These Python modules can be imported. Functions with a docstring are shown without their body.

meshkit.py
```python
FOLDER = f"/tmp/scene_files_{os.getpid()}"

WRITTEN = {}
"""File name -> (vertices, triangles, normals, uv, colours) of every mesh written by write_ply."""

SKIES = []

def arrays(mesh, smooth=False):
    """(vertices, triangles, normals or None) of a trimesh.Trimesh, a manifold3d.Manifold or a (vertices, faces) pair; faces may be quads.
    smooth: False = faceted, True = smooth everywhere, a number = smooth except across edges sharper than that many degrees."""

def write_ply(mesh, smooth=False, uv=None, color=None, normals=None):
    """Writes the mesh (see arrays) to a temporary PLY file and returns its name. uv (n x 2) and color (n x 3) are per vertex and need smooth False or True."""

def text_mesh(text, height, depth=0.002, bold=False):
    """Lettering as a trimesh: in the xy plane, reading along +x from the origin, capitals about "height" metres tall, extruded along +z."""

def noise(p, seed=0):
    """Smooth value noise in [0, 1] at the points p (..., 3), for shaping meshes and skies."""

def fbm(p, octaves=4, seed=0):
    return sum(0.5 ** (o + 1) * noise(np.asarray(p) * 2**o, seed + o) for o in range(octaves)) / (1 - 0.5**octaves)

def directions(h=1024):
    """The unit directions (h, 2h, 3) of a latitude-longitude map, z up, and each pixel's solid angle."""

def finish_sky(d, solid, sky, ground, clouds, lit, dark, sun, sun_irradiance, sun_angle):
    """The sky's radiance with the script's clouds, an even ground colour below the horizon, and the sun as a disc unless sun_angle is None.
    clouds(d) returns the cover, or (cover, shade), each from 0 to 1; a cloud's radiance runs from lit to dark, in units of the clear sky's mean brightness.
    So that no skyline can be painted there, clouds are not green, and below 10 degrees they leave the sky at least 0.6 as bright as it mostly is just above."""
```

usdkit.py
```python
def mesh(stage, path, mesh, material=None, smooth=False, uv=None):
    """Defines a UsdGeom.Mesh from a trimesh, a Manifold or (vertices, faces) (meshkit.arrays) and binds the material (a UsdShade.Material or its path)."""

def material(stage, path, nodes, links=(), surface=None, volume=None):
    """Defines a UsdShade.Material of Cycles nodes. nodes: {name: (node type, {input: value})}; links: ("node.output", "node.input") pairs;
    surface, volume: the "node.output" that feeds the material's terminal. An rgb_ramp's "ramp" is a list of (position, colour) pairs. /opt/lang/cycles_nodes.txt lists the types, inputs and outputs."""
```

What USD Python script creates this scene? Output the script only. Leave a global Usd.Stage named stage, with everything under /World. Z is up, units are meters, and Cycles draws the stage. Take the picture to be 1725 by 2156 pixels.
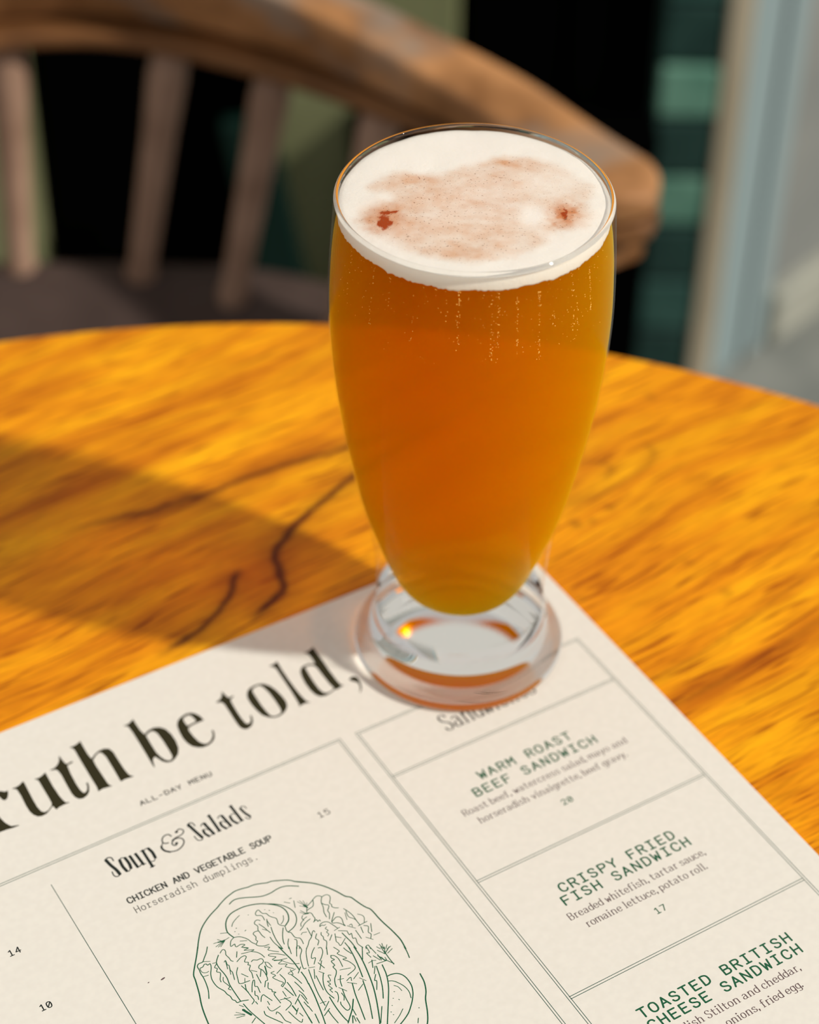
import math, random
import numpy as np
import trimesh
import usdkit
import meshkit
from pxr import Usd, UsdGeom, UsdLux, UsdShade, Gf, Sdf, Vt
from shapely import affinity
from shapely.geometry import LineString, Polygon, Point, box as sbox
from shapely.ops import unary_union
from scipy.spatial import Delaunay

stage = Usd.Stage.CreateInMemory()
UsdGeom.SetStageUpAxis(stage, "Z")
UsdGeom.SetStageMetersPerUnit(stage, 1.0)
UsdGeom.Xform.Define(stage, "/World")
UsdGeom.Scope.Define(stage, "/World/Looks")

# ------------------------------------------------------------------ camera
TABLE_Z = 0.75
CAM_H = 0.49928                      # above the table top
PITCH, ROLL = math.radians(40.4992), math.radians(-0.95732)
FOCAL_PX = 4500.0
cam = UsdGeom.Camera.Define(stage, "/World/camera")
cam.CreateHorizontalApertureAttr(24.0)
cam.CreateFocalLengthAttr(24.0 * FOCAL_PX / 1725.0)
cam.CreateClippingRangeAttr(Gf.Vec2f(0.02, 100.0))
cam.CreateFStopAttr(5.9)
cam.CreateFocusDistanceAttr(0.606)
cam.CreateExposureAttr(0.0)
_sp, _cp = math.sin(PITCH), math.cos(PITCH)
_s, _c = math.sin(ROLL), math.cos(ROLL)
R0, U0, F0 = np.array([1.0, 0, 0]), np.array([0, _sp, _cp]), np.array([0, _cp, -_sp])
RV, UV = _c * R0 - _s * U0, _s * R0 + _c * U0
cam.AddTransformOp().Set(Gf.Matrix4d(*RV, 0, *UV, 0, *(-F0), 0, 0, 0, TABLE_Z + CAM_H, 1))

# ------------------------------------------------------------------ sky and sun
SUN_DIR = np.array([0.704, -0.262, 0.663])
SUN_DIR /= np.linalg.norm(SUN_DIR)
dome = UsdLux.DomeLight.Define(stage, "/World/sky")
dome.CreateIntensityAttr(0.15)
dome.CreateColorAttr(Gf.Vec3f(1.0, 0.985, 0.955))
sun = UsdLux.DistantLight.Define(stage, "/World/sun")
sun.CreateIntensityAttr(0.78)
sun.CreateAngleAttr(2.8)
sun.CreateNormalizeAttr(True)
sun.CreateColorAttr(Gf.Vec3f(1.0, 0.94, 0.85))
_z = SUN_DIR
_x = np.cross([0, 0, 1.0], _z); _x /= np.linalg.norm(_x)
_y = np.cross(_z, _x)
sun.AddTransformOp().Set(Gf.Matrix4d(*_x, 0, *_y, 0, *_z, 0, 0, 0, 3, 1))

# ------------------------------------------------------------------ helpers
used = {}
def numbered(path):
    n = used.get(path, 0)
    used[path] = n + 1
    return path if n == 0 else f"{path}_{n:03d}"

def say(prim, label=None, category=None, group=None, kind=None):
    for k, val in (("label", label), ("category", category), ("group", group), ("kind", kind)):
        if val:
            prim.SetCustomDataByKey(k, val)
    return prim

def thing(name, label=None, category=None, loc=(0, 0, 0), rotz=0.0, kind=None):
    x = UsdGeom.Xform.Define(stage, numbered("/World/" + name))
    x.AddTranslateOp().Set(Gf.Vec3d(*map(float, loc)))
    if rotz:
        x.AddRotateZOp().Set(rotz)
    return say(x.GetPrim(), label, category, kind=kind)

def put(name, m, material, parent=None, smooth=False, label=None, kind=None):
    base = str(parent.GetPath()) if parent is not None else "/World"
    g = usdkit.mesh(stage, numbered(base + "/" + name), m, material, smooth=smooth)
    return say(g.GetPrim(), label, kind=kind)

def raw(name, v, f, material, parent, normals=None, primvars=None, kind=None, label=None):
    base = str(parent.GetPath()) if parent is not None else "/World"
    m = UsdGeom.Mesh.Define(stage, numbered(base + "/" + name))
    m.CreatePointsAttr(Vt.Vec3fArray.FromNumpy(np.asarray(v, np.float32)))
    f = np.asarray(f, np.int32)
    m.CreateFaceVertexCountsAttr(Vt.IntArray.FromNumpy(np.full(len(f), f.shape[1], np.int32)))
    m.CreateFaceVertexIndicesAttr(Vt.IntArray.FromNumpy(f.ravel()))
    m.CreateSubdivisionSchemeAttr("none")
    if normals is not None:
        m.CreateNormalsAttr(Vt.Vec3fArray.FromNumpy(np.asarray(normals, np.float32)))
        m.SetNormalsInterpolation("vertex")
    for k, val in (primvars or {}).items():
        UsdGeom.PrimvarsAPI(m).CreatePrimvar(k, Sdf.ValueTypeNames.Color3fArray, "vertex").Set(Vt.Vec3fArray.FromNumpy(np.asarray(val, np.float32)))
    UsdShade.MaterialBindingAPI.Apply(m.GetPrim()).Bind(material)
    return say(m.GetPrim(), label, kind=kind)

def lin(r, g, b):
    c = np.array([r, g, b]) / 255.0
    return tuple(float(x) for x in np.where(c <= 0.04045, c / 12.92, ((c + 0.055) / 1.055) ** 2.4))

def mat(name, nodes, links=(), surface=None, volume=None):
    return usdkit.material(stage, "/World/Looks/" + name, nodes, links, surface=surface, volume=volume)

def plain(name, color, rough=0.5, spec=0.5, **kw):
    return mat(name, {"p": ("principled_bsdf", {"base_color": color, "roughness": rough, "specular_ior_level": spec, **kw})}, surface="p.BSDF")

def mottled(name, ca, cb, scale, rough=0.6, spec=0.4, detail=4.0, stretch=(1, 1, 1), rot=(0, 0, 0), lo=0.3, hi=0.7, bump=0.0, distortion=0.0):
    nodes = {"t": ("texture_coordinate", {}), "m": ("mapping", {"scale": stretch, "rotation": rot}),
             "n": ("noise_texture", {"scale": scale, "detail": detail, "distortion": distortion}),
             "r": ("rgb_ramp", {"ramp": [(lo, ca), (hi, cb)]}),
             "p": ("principled_bsdf", {"roughness": rough, "specular_ior_level": spec})}
    links = [("t.object", "m.vector"), ("m.vector", "n.vector"), ("n.fac", "r.fac"), ("r.color", "p.base_color")]
    if bump:
        nodes["b"] = ("bump", {"strength": bump, "distance": 0.001})
        links += [("n.fac", "b.height"), ("b.normal", "p.normal")]
    return mat(name, nodes, links, "p.BSDF")

def catmull(pts, n=8, closed=False):
    p = np.asarray(pts, float)
    if len(p) < 3:
        return p
    q = np.vstack([p[-1], p, p[0], p[1]]) if closed else np.vstack([2 * p[0] - p[1], p, 2 * p[-1] - p[-2]])
    t = np.linspace(0, 1, n, endpoint=False)[:, None]
    out = []
    for i in range(1, len(q) - 2):
        a, b, c, d = q[i - 1], q[i], q[i + 1], q[i + 2]
        out.append(0.5 * (2 * b + (c - a) * t + (2 * a - 5 * b + 4 * c - d) * t ** 2 + (3 * b - a - 3 * c + d) * t ** 3))
    out = np.vstack(out)
    return out if closed else np.vstack([out, p[-1]])

def lathe(profile, n=96):
    """(r, z) profile, turned about z; r = 0 ends become poles. Outward when the profile runs upward."""
    pr = np.asarray(profile, float)
    a = np.arange(n) * 2 * np.pi / n
    v = np.stack([pr[:, None, 0] * np.cos(a), pr[:, None, 0] * np.sin(a), np.broadcast_to(pr[:, None, 1], (len(pr), n))], -1).reshape(-1, 3)
    i, j = np.meshgrid(np.arange(len(pr) - 1), np.arange(n), indexing="ij")
    k = (j + 1) % n
    quads = np.stack([i * n + j, i * n + k, (i + 1) * n + k, (i + 1) * n + j], -1).reshape(-1, 4)
    f = np.vstack([quads[:, [0, 1, 2]], quads[:, [0, 2, 3]]])
    m = trimesh.Trimesh(v, f, process=False)
    m.merge_vertices(digits_vertex=8)
    m.update_faces(m.nondegenerate_faces(height=1e-10))
    m.remove_unreferenced_vertices()
    return m

def bbox(cx, cy, cz, sx, sy, sz, bev=0.0):
    """A box given by centre and size, its edges chamfered by bev."""
    if bev <= 0:
        m = trimesh.creation.box([sx, sy, sz])
    else:
        pts = []
        for ax in range(3):
            h = np.array([sx, sy, sz]) / 2 - bev
            h[ax] += bev
            pts += [h * np.array(s) for s in np.ndindex(2, 2, 2) for s in [[2 * t - 1 for t in s]]]
        m = trimesh.convex.convex_hull(np.array(pts))
    m.apply_translation([cx, cy, cz])
    return m

def sweep(path, section, up=(0, 0, 1), scale=None, cap=True, lean=0.0):
    """section: (k, 2) points (side, up) carried along path."""
    p = np.asarray(path, float)
    t = np.gradient(p, axis=0); t /= np.linalg.norm(t, axis=1, keepdims=True)
    u0 = np.asarray(up, float)
    s = np.cross(t, u0); s /= np.linalg.norm(s, axis=1, keepdims=True)
    u = np.cross(s, t)
    sec = np.asarray(section, float); k = len(sec)
    sc = np.ones((len(p), 2)) if scale is None else np.asarray(scale, float)
    side = sec[None, :, :1] * sc[:, None, :1] + (np.broadcast_to(lean, len(p)))[:, None, None] * sec[None, :, 1:] * sc[:, None, 1:]
    v = p[:, None] + s[:, None] * side + u[:, None] * (sec[None, :, 1:] * sc[:, None, 1:])
    i, j = np.meshgrid(np.arange(len(p) - 1), np.arange(k), indexing="ij")
    q = np.stack([i * k + j, i * k + (j + 1) % k, (i + 1) * k + (j + 1) % k, (i + 1) * k + j], -1).reshape(-1, 4)
    f = [q[:, [0, 1, 2]], q[:, [0, 2, 3]]]
    v = v.reshape(-1, 3)
    if cap:
        n = len(v)
        v = np.vstack([v, p[0], p[-1]])
        jj = np.arange(k)
        f.append(np.stack([np.full(k, n), (jj + 1) % k, jj], 1))
        f.append(np.stack([np.full(k, n + 1), (len(p) - 1) * k + jj, (len(p) - 1) * k + (jj + 1) % k], 1))
    m = trimesh.Trimesh(v, np.vstack(f), process=False)
    if m.volume < 0:
        m.invert()
    return m

def turned(a, b, prof, n=20):
    """A turned rod from a to b; prof: (fraction, radius)."""
    a, b = np.asarray(a, float), np.asarray(b, float)
    d = b - a; L = np.linalg.norm(d)
    pr = [(1e-6, 0)] + [(r, t * L) for t, r in prof] + [(1e-6, L)]
    m = lathe(pr, n)
    m.apply_transform(trimesh.geometry.align_vectors([0, 0, 1], d / L))
    m.apply_translation(a)
    return m

def round_rect(w, h, r, n=5):
    pts = []
    for cx, cy, a0 in ((w / 2 - r, h / 2 - r, 0), (-w / 2 + r, h / 2 - r, 90), (-w / 2 + r, -h / 2 + r, 180), (w / 2 - r, -h / 2 + r, 270)):
        for t in np.linspace(a0, a0 + 90, n):
            pts.append((cx + r * math.cos(math.radians(t)), cy + r * math.sin(math.radians(t))))
    return np.array(pts)

# ------------------------------------------------------------------ the setting: pub front and pavement
WY, K = 1.64, 1.64 / 1.70                                                   # the wall's face
m_pave = mottled("pavement_stone", lin(112, 116, 112), lin(138, 140, 134), 14.0, rough=0.8, spec=0.2)
m_olive = mottled("olive_paint", lin(112, 116, 80), lin(132, 134, 98), 5.0, rough=0.55, spec=0.25)
m_black = plain("black_paint", (0.0010, 0.0011, 0.0011), rough=0.7, spec=0.0)
m_dkgreen = plain("shadow_wedge_green", lin(9, 34, 28), rough=0.5, spec=0.15)
m_trim = mottled("stone_trim", lin(176, 164, 140), lin(192, 180, 156), 9.0, rough=0.6, spec=0.3)
m_blue = plain("blue_grey_paint", lin(136, 153, 155), rough=0.6, spec=0.3)
m_grey = mottled("grey_render", lin(118, 122, 120), lin(140, 141, 136), 6.0, rough=0.75, spec=0.2)
m_plinth = mottled("plinth_stone", lin(150, 152, 142), lin(166, 166, 154), 12.0, rough=0.7, spec=0.2)
m_tiles = [mottled("glazed_tile_" + n, lin(*a), lin(*b), 30.0, rough=0.25, spec=0.4) for n, a, b in (("deep", (18, 50, 46), (34, 66, 60)), ("mid", (36, 74, 68), (54, 92, 84)), ("pale", (84, 132, 114), (112, 158, 138)))]  # the pale tone paints bright reflection spots into the tile colour
m_grout = plain("tile_grout", lin(20, 46, 42), rough=0.8)

put("floor", bbox(0.3, 1.5, -0.02, 5.0, 5.0, 0.04), m_pave, kind="structure")

wall = thing("wall_back", "dark green and black pub front behind the chair", kind="structure")
put("wall_core", bbox(-0.55, WY + 0.09, 1.2, 1.75, 0.06, 2.4), m_black, wall)
def panel(name, x0, x1, z0, z1, m, proud):
    put(name, bbox(K * (x0 + x1) / 2, WY + 0.06 - proud / 2, (z0 + z1) / 2, K * (x1 - x0), proud, z1 - z0, 0.003), m, wall)
panel("olive_panel", -0.98, -0.356, 0, 1.3, m_olive, 0.06)
panel("olive_panel", -0.130, 0.036, 0, 1.3, m_olive, 0.06)
for x0, x1 in ((-0.350, -0.246), (-0.240, -0.136), (0.042, 0.128), (0.134, 0.214)):
    panel("black_board", x0, x1, 0.12, 1.3, m_black, 0.02)
panel("black_kickboard", -0.352, -0.134, 0.0, 0.115, m_black, 0.03)
panel("black_kickboard", 0.040, 0.214, 0.0, 0.115, m_black, 0.03)
panel("tile_backing", 0.216, 0.276, 0, 2.4, m_grout, 0.03)
random.seed(4)
zt, k = 0.004, 0
while zt < 1.2:                                              # a column of glazed tiles
    tone = {3: 2, 5: 2, 7: 1, 1: 1, 0: 0, 2: 0, 4: 0, 6: 0}.get(k, random.choice([0, 0, 1]))
    hgt = 0.050 if tone == 2 else 0.056
    panel("glazed_tile", 0.219 + 0.001 * (k % 2), 0.274, zt, zt + hgt, m_tiles[tone], 0.038 + 0.001 * (k % 3))
    zt += hgt + 0.003
    k += 1
put("trim_1", bbox(K * 0.2865, WY + 0.0645, 1.2, 0.021, 0.09, 2.4, 0.002), m_trim, kind="structure")

# the grey return wall, running away to the right
wr = thing("wall_right", "grey rendered wall running back at the right edge", loc=(0.2875, WY + 0.024, 0), rotz=47.4, kind="structure")
put("blue_strip", bbox(0.045, 0.03, 1.2, 0.090, 0.06, 2.4, 0.002), m_blue, wr)
put("wall_face", bbox(0.691, 0.035, 1.2, 1.2, 0.06, 2.4, 0.002), m_grey, wr)
put("plinth", bbox(0.691, -0.001, 0.03, 1.2, 0.02, 0.06, 0.004), m_plinth, wr)

m_reflector = plain("reflector_white", (0.86, 0.86, 0.84), rough=0.6, spec=0.3)
put("white_reflector", bbox(-0.35 * K, WY + 0.052, 1.86, 1.26 * K, 0.11, 1.08, 0.004), m_reflector, wall)  # added unseen white panel, there to whiten the reflections in the glass foot
# added dark green slab standing in for a shadow wedge on the olive panel
lb = thing("shadow_wedge", "added dark green slab standing in for a shadow wedge on the olive panel", "slab", loc=(-0.077, WY - 0.035, 0.0))
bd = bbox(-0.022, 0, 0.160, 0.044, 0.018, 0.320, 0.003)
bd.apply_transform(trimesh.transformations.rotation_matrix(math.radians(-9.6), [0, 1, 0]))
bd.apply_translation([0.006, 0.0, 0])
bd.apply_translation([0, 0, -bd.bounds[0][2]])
put("slab", bd, m_dkgreen, lb)

# a low black box covering the lower right of the olive panel
bk = thing("low_black_box", "low black box against the foot of the pub front behind the glass", "planter box", loc=(0.0755, WY - 0.026, 0))
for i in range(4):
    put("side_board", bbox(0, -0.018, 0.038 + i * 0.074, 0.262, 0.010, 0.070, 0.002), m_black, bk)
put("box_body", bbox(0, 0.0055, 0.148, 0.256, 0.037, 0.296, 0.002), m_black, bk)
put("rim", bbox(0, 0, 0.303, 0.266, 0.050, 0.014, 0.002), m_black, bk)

# ------------------------------------------------------------------ round wooden table
TC, TR, TT = np.array([-0.04544, 0.25686]), 0.44664, 0.026
GR = math.radians(36.0)                                       # the grain's direction
rng = np.random.default_rng(7)
def seg_dist(p, pl):
    """Distance to a polyline, and how far along it (0..1)."""
    best = np.full(len(p), 1e9); at = np.zeros(len(p)); n = len(pl) - 1
    for i in range(n):
        a, b = pl[i], pl[i + 1]
        t = np.clip(((p - a) @ (b - a)) / ((b - a) @ (b - a)), 0, 1)
        d = np.linalg.norm(p - a - t[:, None] * (b - a), axis=1)
        w = d < best
        best[w] = d[w]; at[w] = (i + t[w]) / n
    return best, at
def table_points():
    g = np.stack(np.meshgrid(np.arange(-0.19, 0.19, 0.0010), np.arange(0.40, 0.705, 0.0010)), -1).reshape(-1, 2)
    c = np.stack(np.meshgrid(np.arange(-0.5, 0.42, 0.02), np.arange(-0.2, 0.71, 0.02)), -1).reshape(-1, 2)
    c = c[(np.abs(c[:, 0]) > 0.20) | (c[:, 1] < 0.39)]
    p = np.vstack([g, c]) + rng.uniform(-1e-4, 1e-4, (len(g) + len(c), 2))
    p = p[np.linalg.norm(p - TC, axis=1) < TR - 0.0045]
    a = np.arange(720) * 2 * np.pi / 720
    return np.vstack([p, TC + (TR - 0.004) * np.stack([np.cos(a), np.sin(a)], 1)])
tp = table_points()
tf = Delaunay(tp).simplices
cr = np.cross(np.c_[tp[tf[:, 1]] - tp[tf[:, 0]], np.zeros(len(tf))], np.c_[tp[tf[:, 2]] - tp[tf[:, 0]], np.zeros(len(tf))])[:, 2]
tf[cr < 0] = tf[cr < 0][:, ::-1]
# dark figure lines of the wood
FIGURE = [
    ([(40, 660), (-2, 632), (-22.5, 622), (-35.4, 615), (-46.6, 610), (-59.2, 602.7), (-69, 596), (-80.5, 589.4), (-92, 583.2), (-102.4, 579), (-125, 570)], 1.15, 0.9),
    ([(40, 665), (10, 636), (-18.9, 606.2), (-28.5, 594), (-35.7, 584), (-39.7, 578), (-43.5, 570.2), (-46.8, 561.2), (-45, 551.4), (-42.9, 543.5), (-45.4, 538), (-50.6, 530.8), (-54, 524)], 1.5, 1.0),
    ([(-58.3, 553.5), (-60.6, 546), (-61.3, 538.2), (-64.7, 530.4), (-69, 523.3), (-73.3, 518), (-84, 508)], 1.35, 0.95),
    ([(55, 612), (63.9, 615.3), (71.1, 614.4), (74.1, 610.4), (70, 604)], 1.0, 0.35),
    ([(86, 628), (90.5, 622), (89, 615), (81, 606.5), (66.8, 595), (50, 586)], 1.0, 0.33),
    ([(145, 560), (120, 535), (96, 512), (75, 498)], 0.8, 0.35),
    ([(155, 545), (125, 518), (98, 497), (82, 487)], 0.8, 0.4)]
dark = np.zeros(len(tp)); red = np.zeros(len(tp))
q3 = np.c_[tp * 260, np.zeros(len(tp))]
wob = (np.stack([meshkit.fbm(q3, 3, 11), meshkit.fbm(q3, 3, 23)], 1) - 0.5) * 0.0016
tpw = tp + wob
for pl, w, s in FIGURE:
    d, at = seg_dist(tpw, catmull(np.array(pl) / 1000, 5))
    fade = np.clip(np.minimum(at, 1 - at) * 9, 0, 1)
    wv = 1.3 * w * (0.75 + 0.6 * meshkit.noise(np.c_[tp * 70, np.zeros(len(tp))], 5)) / 1000
    dark = np.maximum(dark, s * fade * np.exp(-(d / wv) ** 2))
    dark = np.maximum(dark, s * 0.28 * fade * np.exp(-(d / (wv * 3.5)) ** 2))
for x, y, w, s in ((59.6, 579.7, 2.6, .5), (65.4, 581.3, 2.0, .35), (91.8, 655.8, 2.2, .4), (72.2, 589.3, 2.2, .35), (98, 560, 2, .3), (110, 545, 2, .3), (60, 540, 2.2, .25)):
    dark = np.maximum(dark, s * np.exp(-(np.linalg.norm(tpw - np.array([x, y]) / 1000, axis=1) / (w / 1000)) ** 2))
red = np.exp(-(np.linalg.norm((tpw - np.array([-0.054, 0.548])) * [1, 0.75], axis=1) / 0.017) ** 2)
lathe_edge = lathe([(TR - 0.03, -TT), (TR - 0.006, -TT), (TR - 0.0015, -TT + 0.002), (TR, -TT + 0.006), (TR, -0.006), (TR - 0.0012, -0.0018), (TR - 0.004, 0.0)], 240)
ev = np.array(lathe_edge.vertices) + np.r_[TC, 0]
en = np.array(lathe_edge.vertex_normals)
under = lathe([(1e-6, -TT), (TR - 0.03, -TT)], 96); under.invert()
uv_ = np.array(under.vertices) + np.r_[TC, 0]
V = np.vstack([np.c_[tp, np.zeros(len(tp))], ev, uv_])
Fc = np.vstack([tf, lathe_edge.faces + len(tp), under.faces + len(tp) + len(ev)])
N = np.vstack([np.tile([0, 0, 1.0], (len(tp), 1)), en, np.tile([0, 0, -1.0], (len(uv_), 1))])
col = np.zeros((len(V), 3)); col[:len(tp), 0] = dark; col[:len(tp), 1] = red
m_wood = mat("varnished_wood", {
    "t": ("texture_coordinate", {}),
    "warp": ("noise_texture", {"scale": 9.0, "detail": 2.0}),
    "wsub": ("vector_math", {"math_type": "subtract", "vector2": (0.5, 0.5, 0.5)}),
    "wscl": ("vector_math", {"math_type": "scale", "scale": 0.013}),
    "wadd": ("vector_math", {"math_type": "add"}),
    "m": ("mapping", {"rotation": (0, 0, -GR)}),
    "ma": ("mapping", {"scale": (7, 62, 1)}), "na": ("noise_texture", {"scale": 1.0, "detail": 4.0, "roughness": 0.6}),
    "mb": ("mapping", {"scale": (42, 600, 1)}), "nb": ("noise_texture", {"scale": 1.0, "detail": 3.0, "roughness": 0.65}),
    "mc": ("mapping", {"scale": (16, 34, 1)}), "nc": ("noise_texture", {"scale": 1.0, "detail": 2.0}),
    "md": ("mapping", {"scale": (42, 560, 1), "location": (7.7, 3.1, 0)}), "nd": ("noise_texture", {"scale": 1.0, "detail": 1.0}),
    "ra": ("rgb_ramp", {"ramp": [(0.30, (0.56, 0.145, 0.002)), (0.46, (0.85, 0.298, 0.003)), (0.66, (1.0, 0.45, 0.004))]}),
    "rb": ("rgb_ramp", {"ramp": [(0.30, (0.62, 0.52, 0.40)), (0.55, (1, 1, 1))]}),
    "rc": ("rgb_ramp", {"ramp": [(0.32, (0.80, 0.72, 0.6)), (0.60, (1.06, 1.10, 1.1))]}),
    "rd": ("rgb_ramp", {"ramp": [(0.58, (1, 1, 1)), (0.68, (0.38, 0.17, 0.10))]}),
    "x1": ("mix_color", {"blend_type": "multiply", "fac": 0.8, "use_clamp": False}), "x2": ("mix_color", {"blend_type": "multiply", "fac": 0.8}), "x3": ("mix_color", {"blend_type": "multiply", "fac": 0.75}),
    "fig": ("attribute", {"attribute": "figure"}), "sp": ("separate_color", {"color_type": "rgb"}),
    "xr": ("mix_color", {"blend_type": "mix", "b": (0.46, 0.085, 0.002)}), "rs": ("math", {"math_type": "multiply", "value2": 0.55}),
    "xd": ("mix_color", {"blend_type": "mix", "b": (0.085, 0.012, 0.002)}),
    "p": ("principled_bsdf", {"roughness": 0.38, "specular_ior_level": 0.16}),
    "bmp": ("bump", {"strength": 0.12, "distance": 0.0004})},
    [("t.object", "warp.vector"), ("warp.color", "wsub.vector1"), ("wsub.vector", "wscl.vector1"), ("t.object", "wadd.vector1"), ("wscl.vector", "wadd.vector2"), ("wadd.vector", "m.vector"),
     ("m.vector", "ma.vector"), ("m.vector", "mb.vector"), ("m.vector", "mc.vector"), ("m.vector", "md.vector"),
     ("ma.vector", "na.vector"), ("mb.vector", "nb.vector"), ("mc.vector", "nc.vector"), ("md.vector", "nd.vector"),
     ("na.fac", "ra.fac"), ("nb.fac", "rb.fac"), ("nc.fac", "rc.fac"), ("nd.fac", "rd.fac"),
     ("ra.color", "x1.a"), ("rc.color", "x1.b"), ("x1.result", "x2.a"), ("rb.color", "x2.b"), ("x2.result", "x3.a"), ("rd.color", "x3.b"),
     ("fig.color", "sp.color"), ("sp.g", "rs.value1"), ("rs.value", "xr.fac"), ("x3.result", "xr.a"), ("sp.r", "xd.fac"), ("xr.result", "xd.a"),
     ("xd.result", "p.base_color"), ("nb.fac", "bmp.height"), ("bmp.normal", "p.normal")], "p.BSDF")
table = thing("round_table", "round varnished orange wooden table under the beer and menu", "table", loc=(0, 0, TABLE_Z))
raw("tabletop", V, Fc, m_wood, table, normals=N, primvars={"figure": col})
m_iron = plain("black_iron", (0.012, 0.012, 0.013), rough=0.5)
tcx, tcy = TC
ped = lathe([(1e-6, -0.74), (0.20, -0.74), (0.21, -0.735), (0.19, -0.722), (0.06, -0.70), (0.034, -0.68), (0.034, -0.06), (0.05, -0.045), (0.05, -0.036), (1e-6, -0.036)], 48); ped.apply_translation([tcx, tcy, 0])
put("pedestal", ped, m_iron, table, smooth=35)
pl_ = lathe([(1e-6, -0.036), (0.15, -0.036), (0.15, -TT - 0.0005), (1e-6, -TT - 0.0005)], 40); pl_.apply_translation([tcx, tcy, 0])
put("mounting_plate", pl_, m_iron, table, smooth=35)
for a in (0.5, 2.07, 3.64, 5.21):
    ft = lathe([(1e-6, -0.75), (0.016, -0.75), (0.018, -0.74), (1e-6, -0.74)], 16); ft.apply_translation([tcx + 0.17 * math.cos(a), tcy + 0.17 * math.sin(a), 0])
    put("foot", ft, m_iron, table, smooth=35)

# ------------------------------------------------------------------ low-backed wooden armchair behind the table
def chair_wood(name, ca, cb, scale=9.0, rough=0.5):
    return mottled(name, ca, cb, scale, rough=rough, spec=0.22, stretch=(1, 1, 1), detail=5.0, lo=0.32, hi=0.66)
m_rail = mat("worn_rail_wood", {"t": ("texture_coordinate", {}), "n": ("noise_texture", {"scale": 16.0, "detail": 5.0}), "r": ("rgb_ramp", {"ramp": [(0.32, lin(118, 78, 44)), (0.62, lin(194, 140, 92))]}),
    "m2": ("mapping", {"scale": (9, 9, 9)}), "n2": ("noise_texture", {"scale": 1.6, "detail": 3.0}), "r2": ("rgb_ramp", {"ramp": [(0.52, (0, 0, 0)), (0.66, (0.75, 0.75, 0.75))]}), "x": ("mix_color", {"b": lin(142, 130, 118)}),
    "p": ("principled_bsdf", {"roughness": 0.42, "specular_ior_level": 0.25})},
    [("t.object", "n.vector"), ("n.fac", "r.fac"), ("t.object", "m2.vector"), ("m2.vector", "n2.vector"), ("n2.fac", "r2.fac"), ("r2.color", "x.fac"), ("r.color", "x.a"), ("x.result", "p.base_color")], "p.BSDF")
m_spin = chair_wood("spindle_wood", lin(140, 110, 91), lin(170, 138, 117), 22.0)
m_low = chair_wood("lower_rail_wood", lin(92, 60, 34), lin(130, 88, 52), 16.0)
m_seat = chair_wood("seat_wood", lin(62, 50, 47), lin(80, 66, 61), 14.0)
chair = thing("captains_chair", "worn brown low-backed wooden armchair with curved rail behind the table", "chair", loc=(-0.20, 0.95, 0))
def rel(x, y, z): return np.array([x + 0.20, y - 0.95, z])
half = [(0.124, 0.972), (0.096, 1.004), (0.055, 1.062), (0.008, 1.103), (-0.045, 1.140), (-0.10, 1.170), (-0.155, 1.192), (-0.205, 1.200)]
MX = -0.205
pathx = half + [(2 * MX - x, y) for x, y in half[-2::-1]]
RZ = 0.632
pth = catmull(np.array([rel(x, y, RZ) for x, y in pathx]), 8)
seg = np.linalg.norm(np.diff(pth, axis=0), axis=1)
d_end = np.minimum(np.r_[0, np.cumsum(seg)], np.r_[np.cumsum(seg[::-1])[::-1], 0])
scl = np.ones((len(pth), 2))
scl[:, 0] = 1.0 + 0.10 * np.exp(-((d_end - 0.035) / 0.035) ** 2)
LEAN = -0.42
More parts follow.
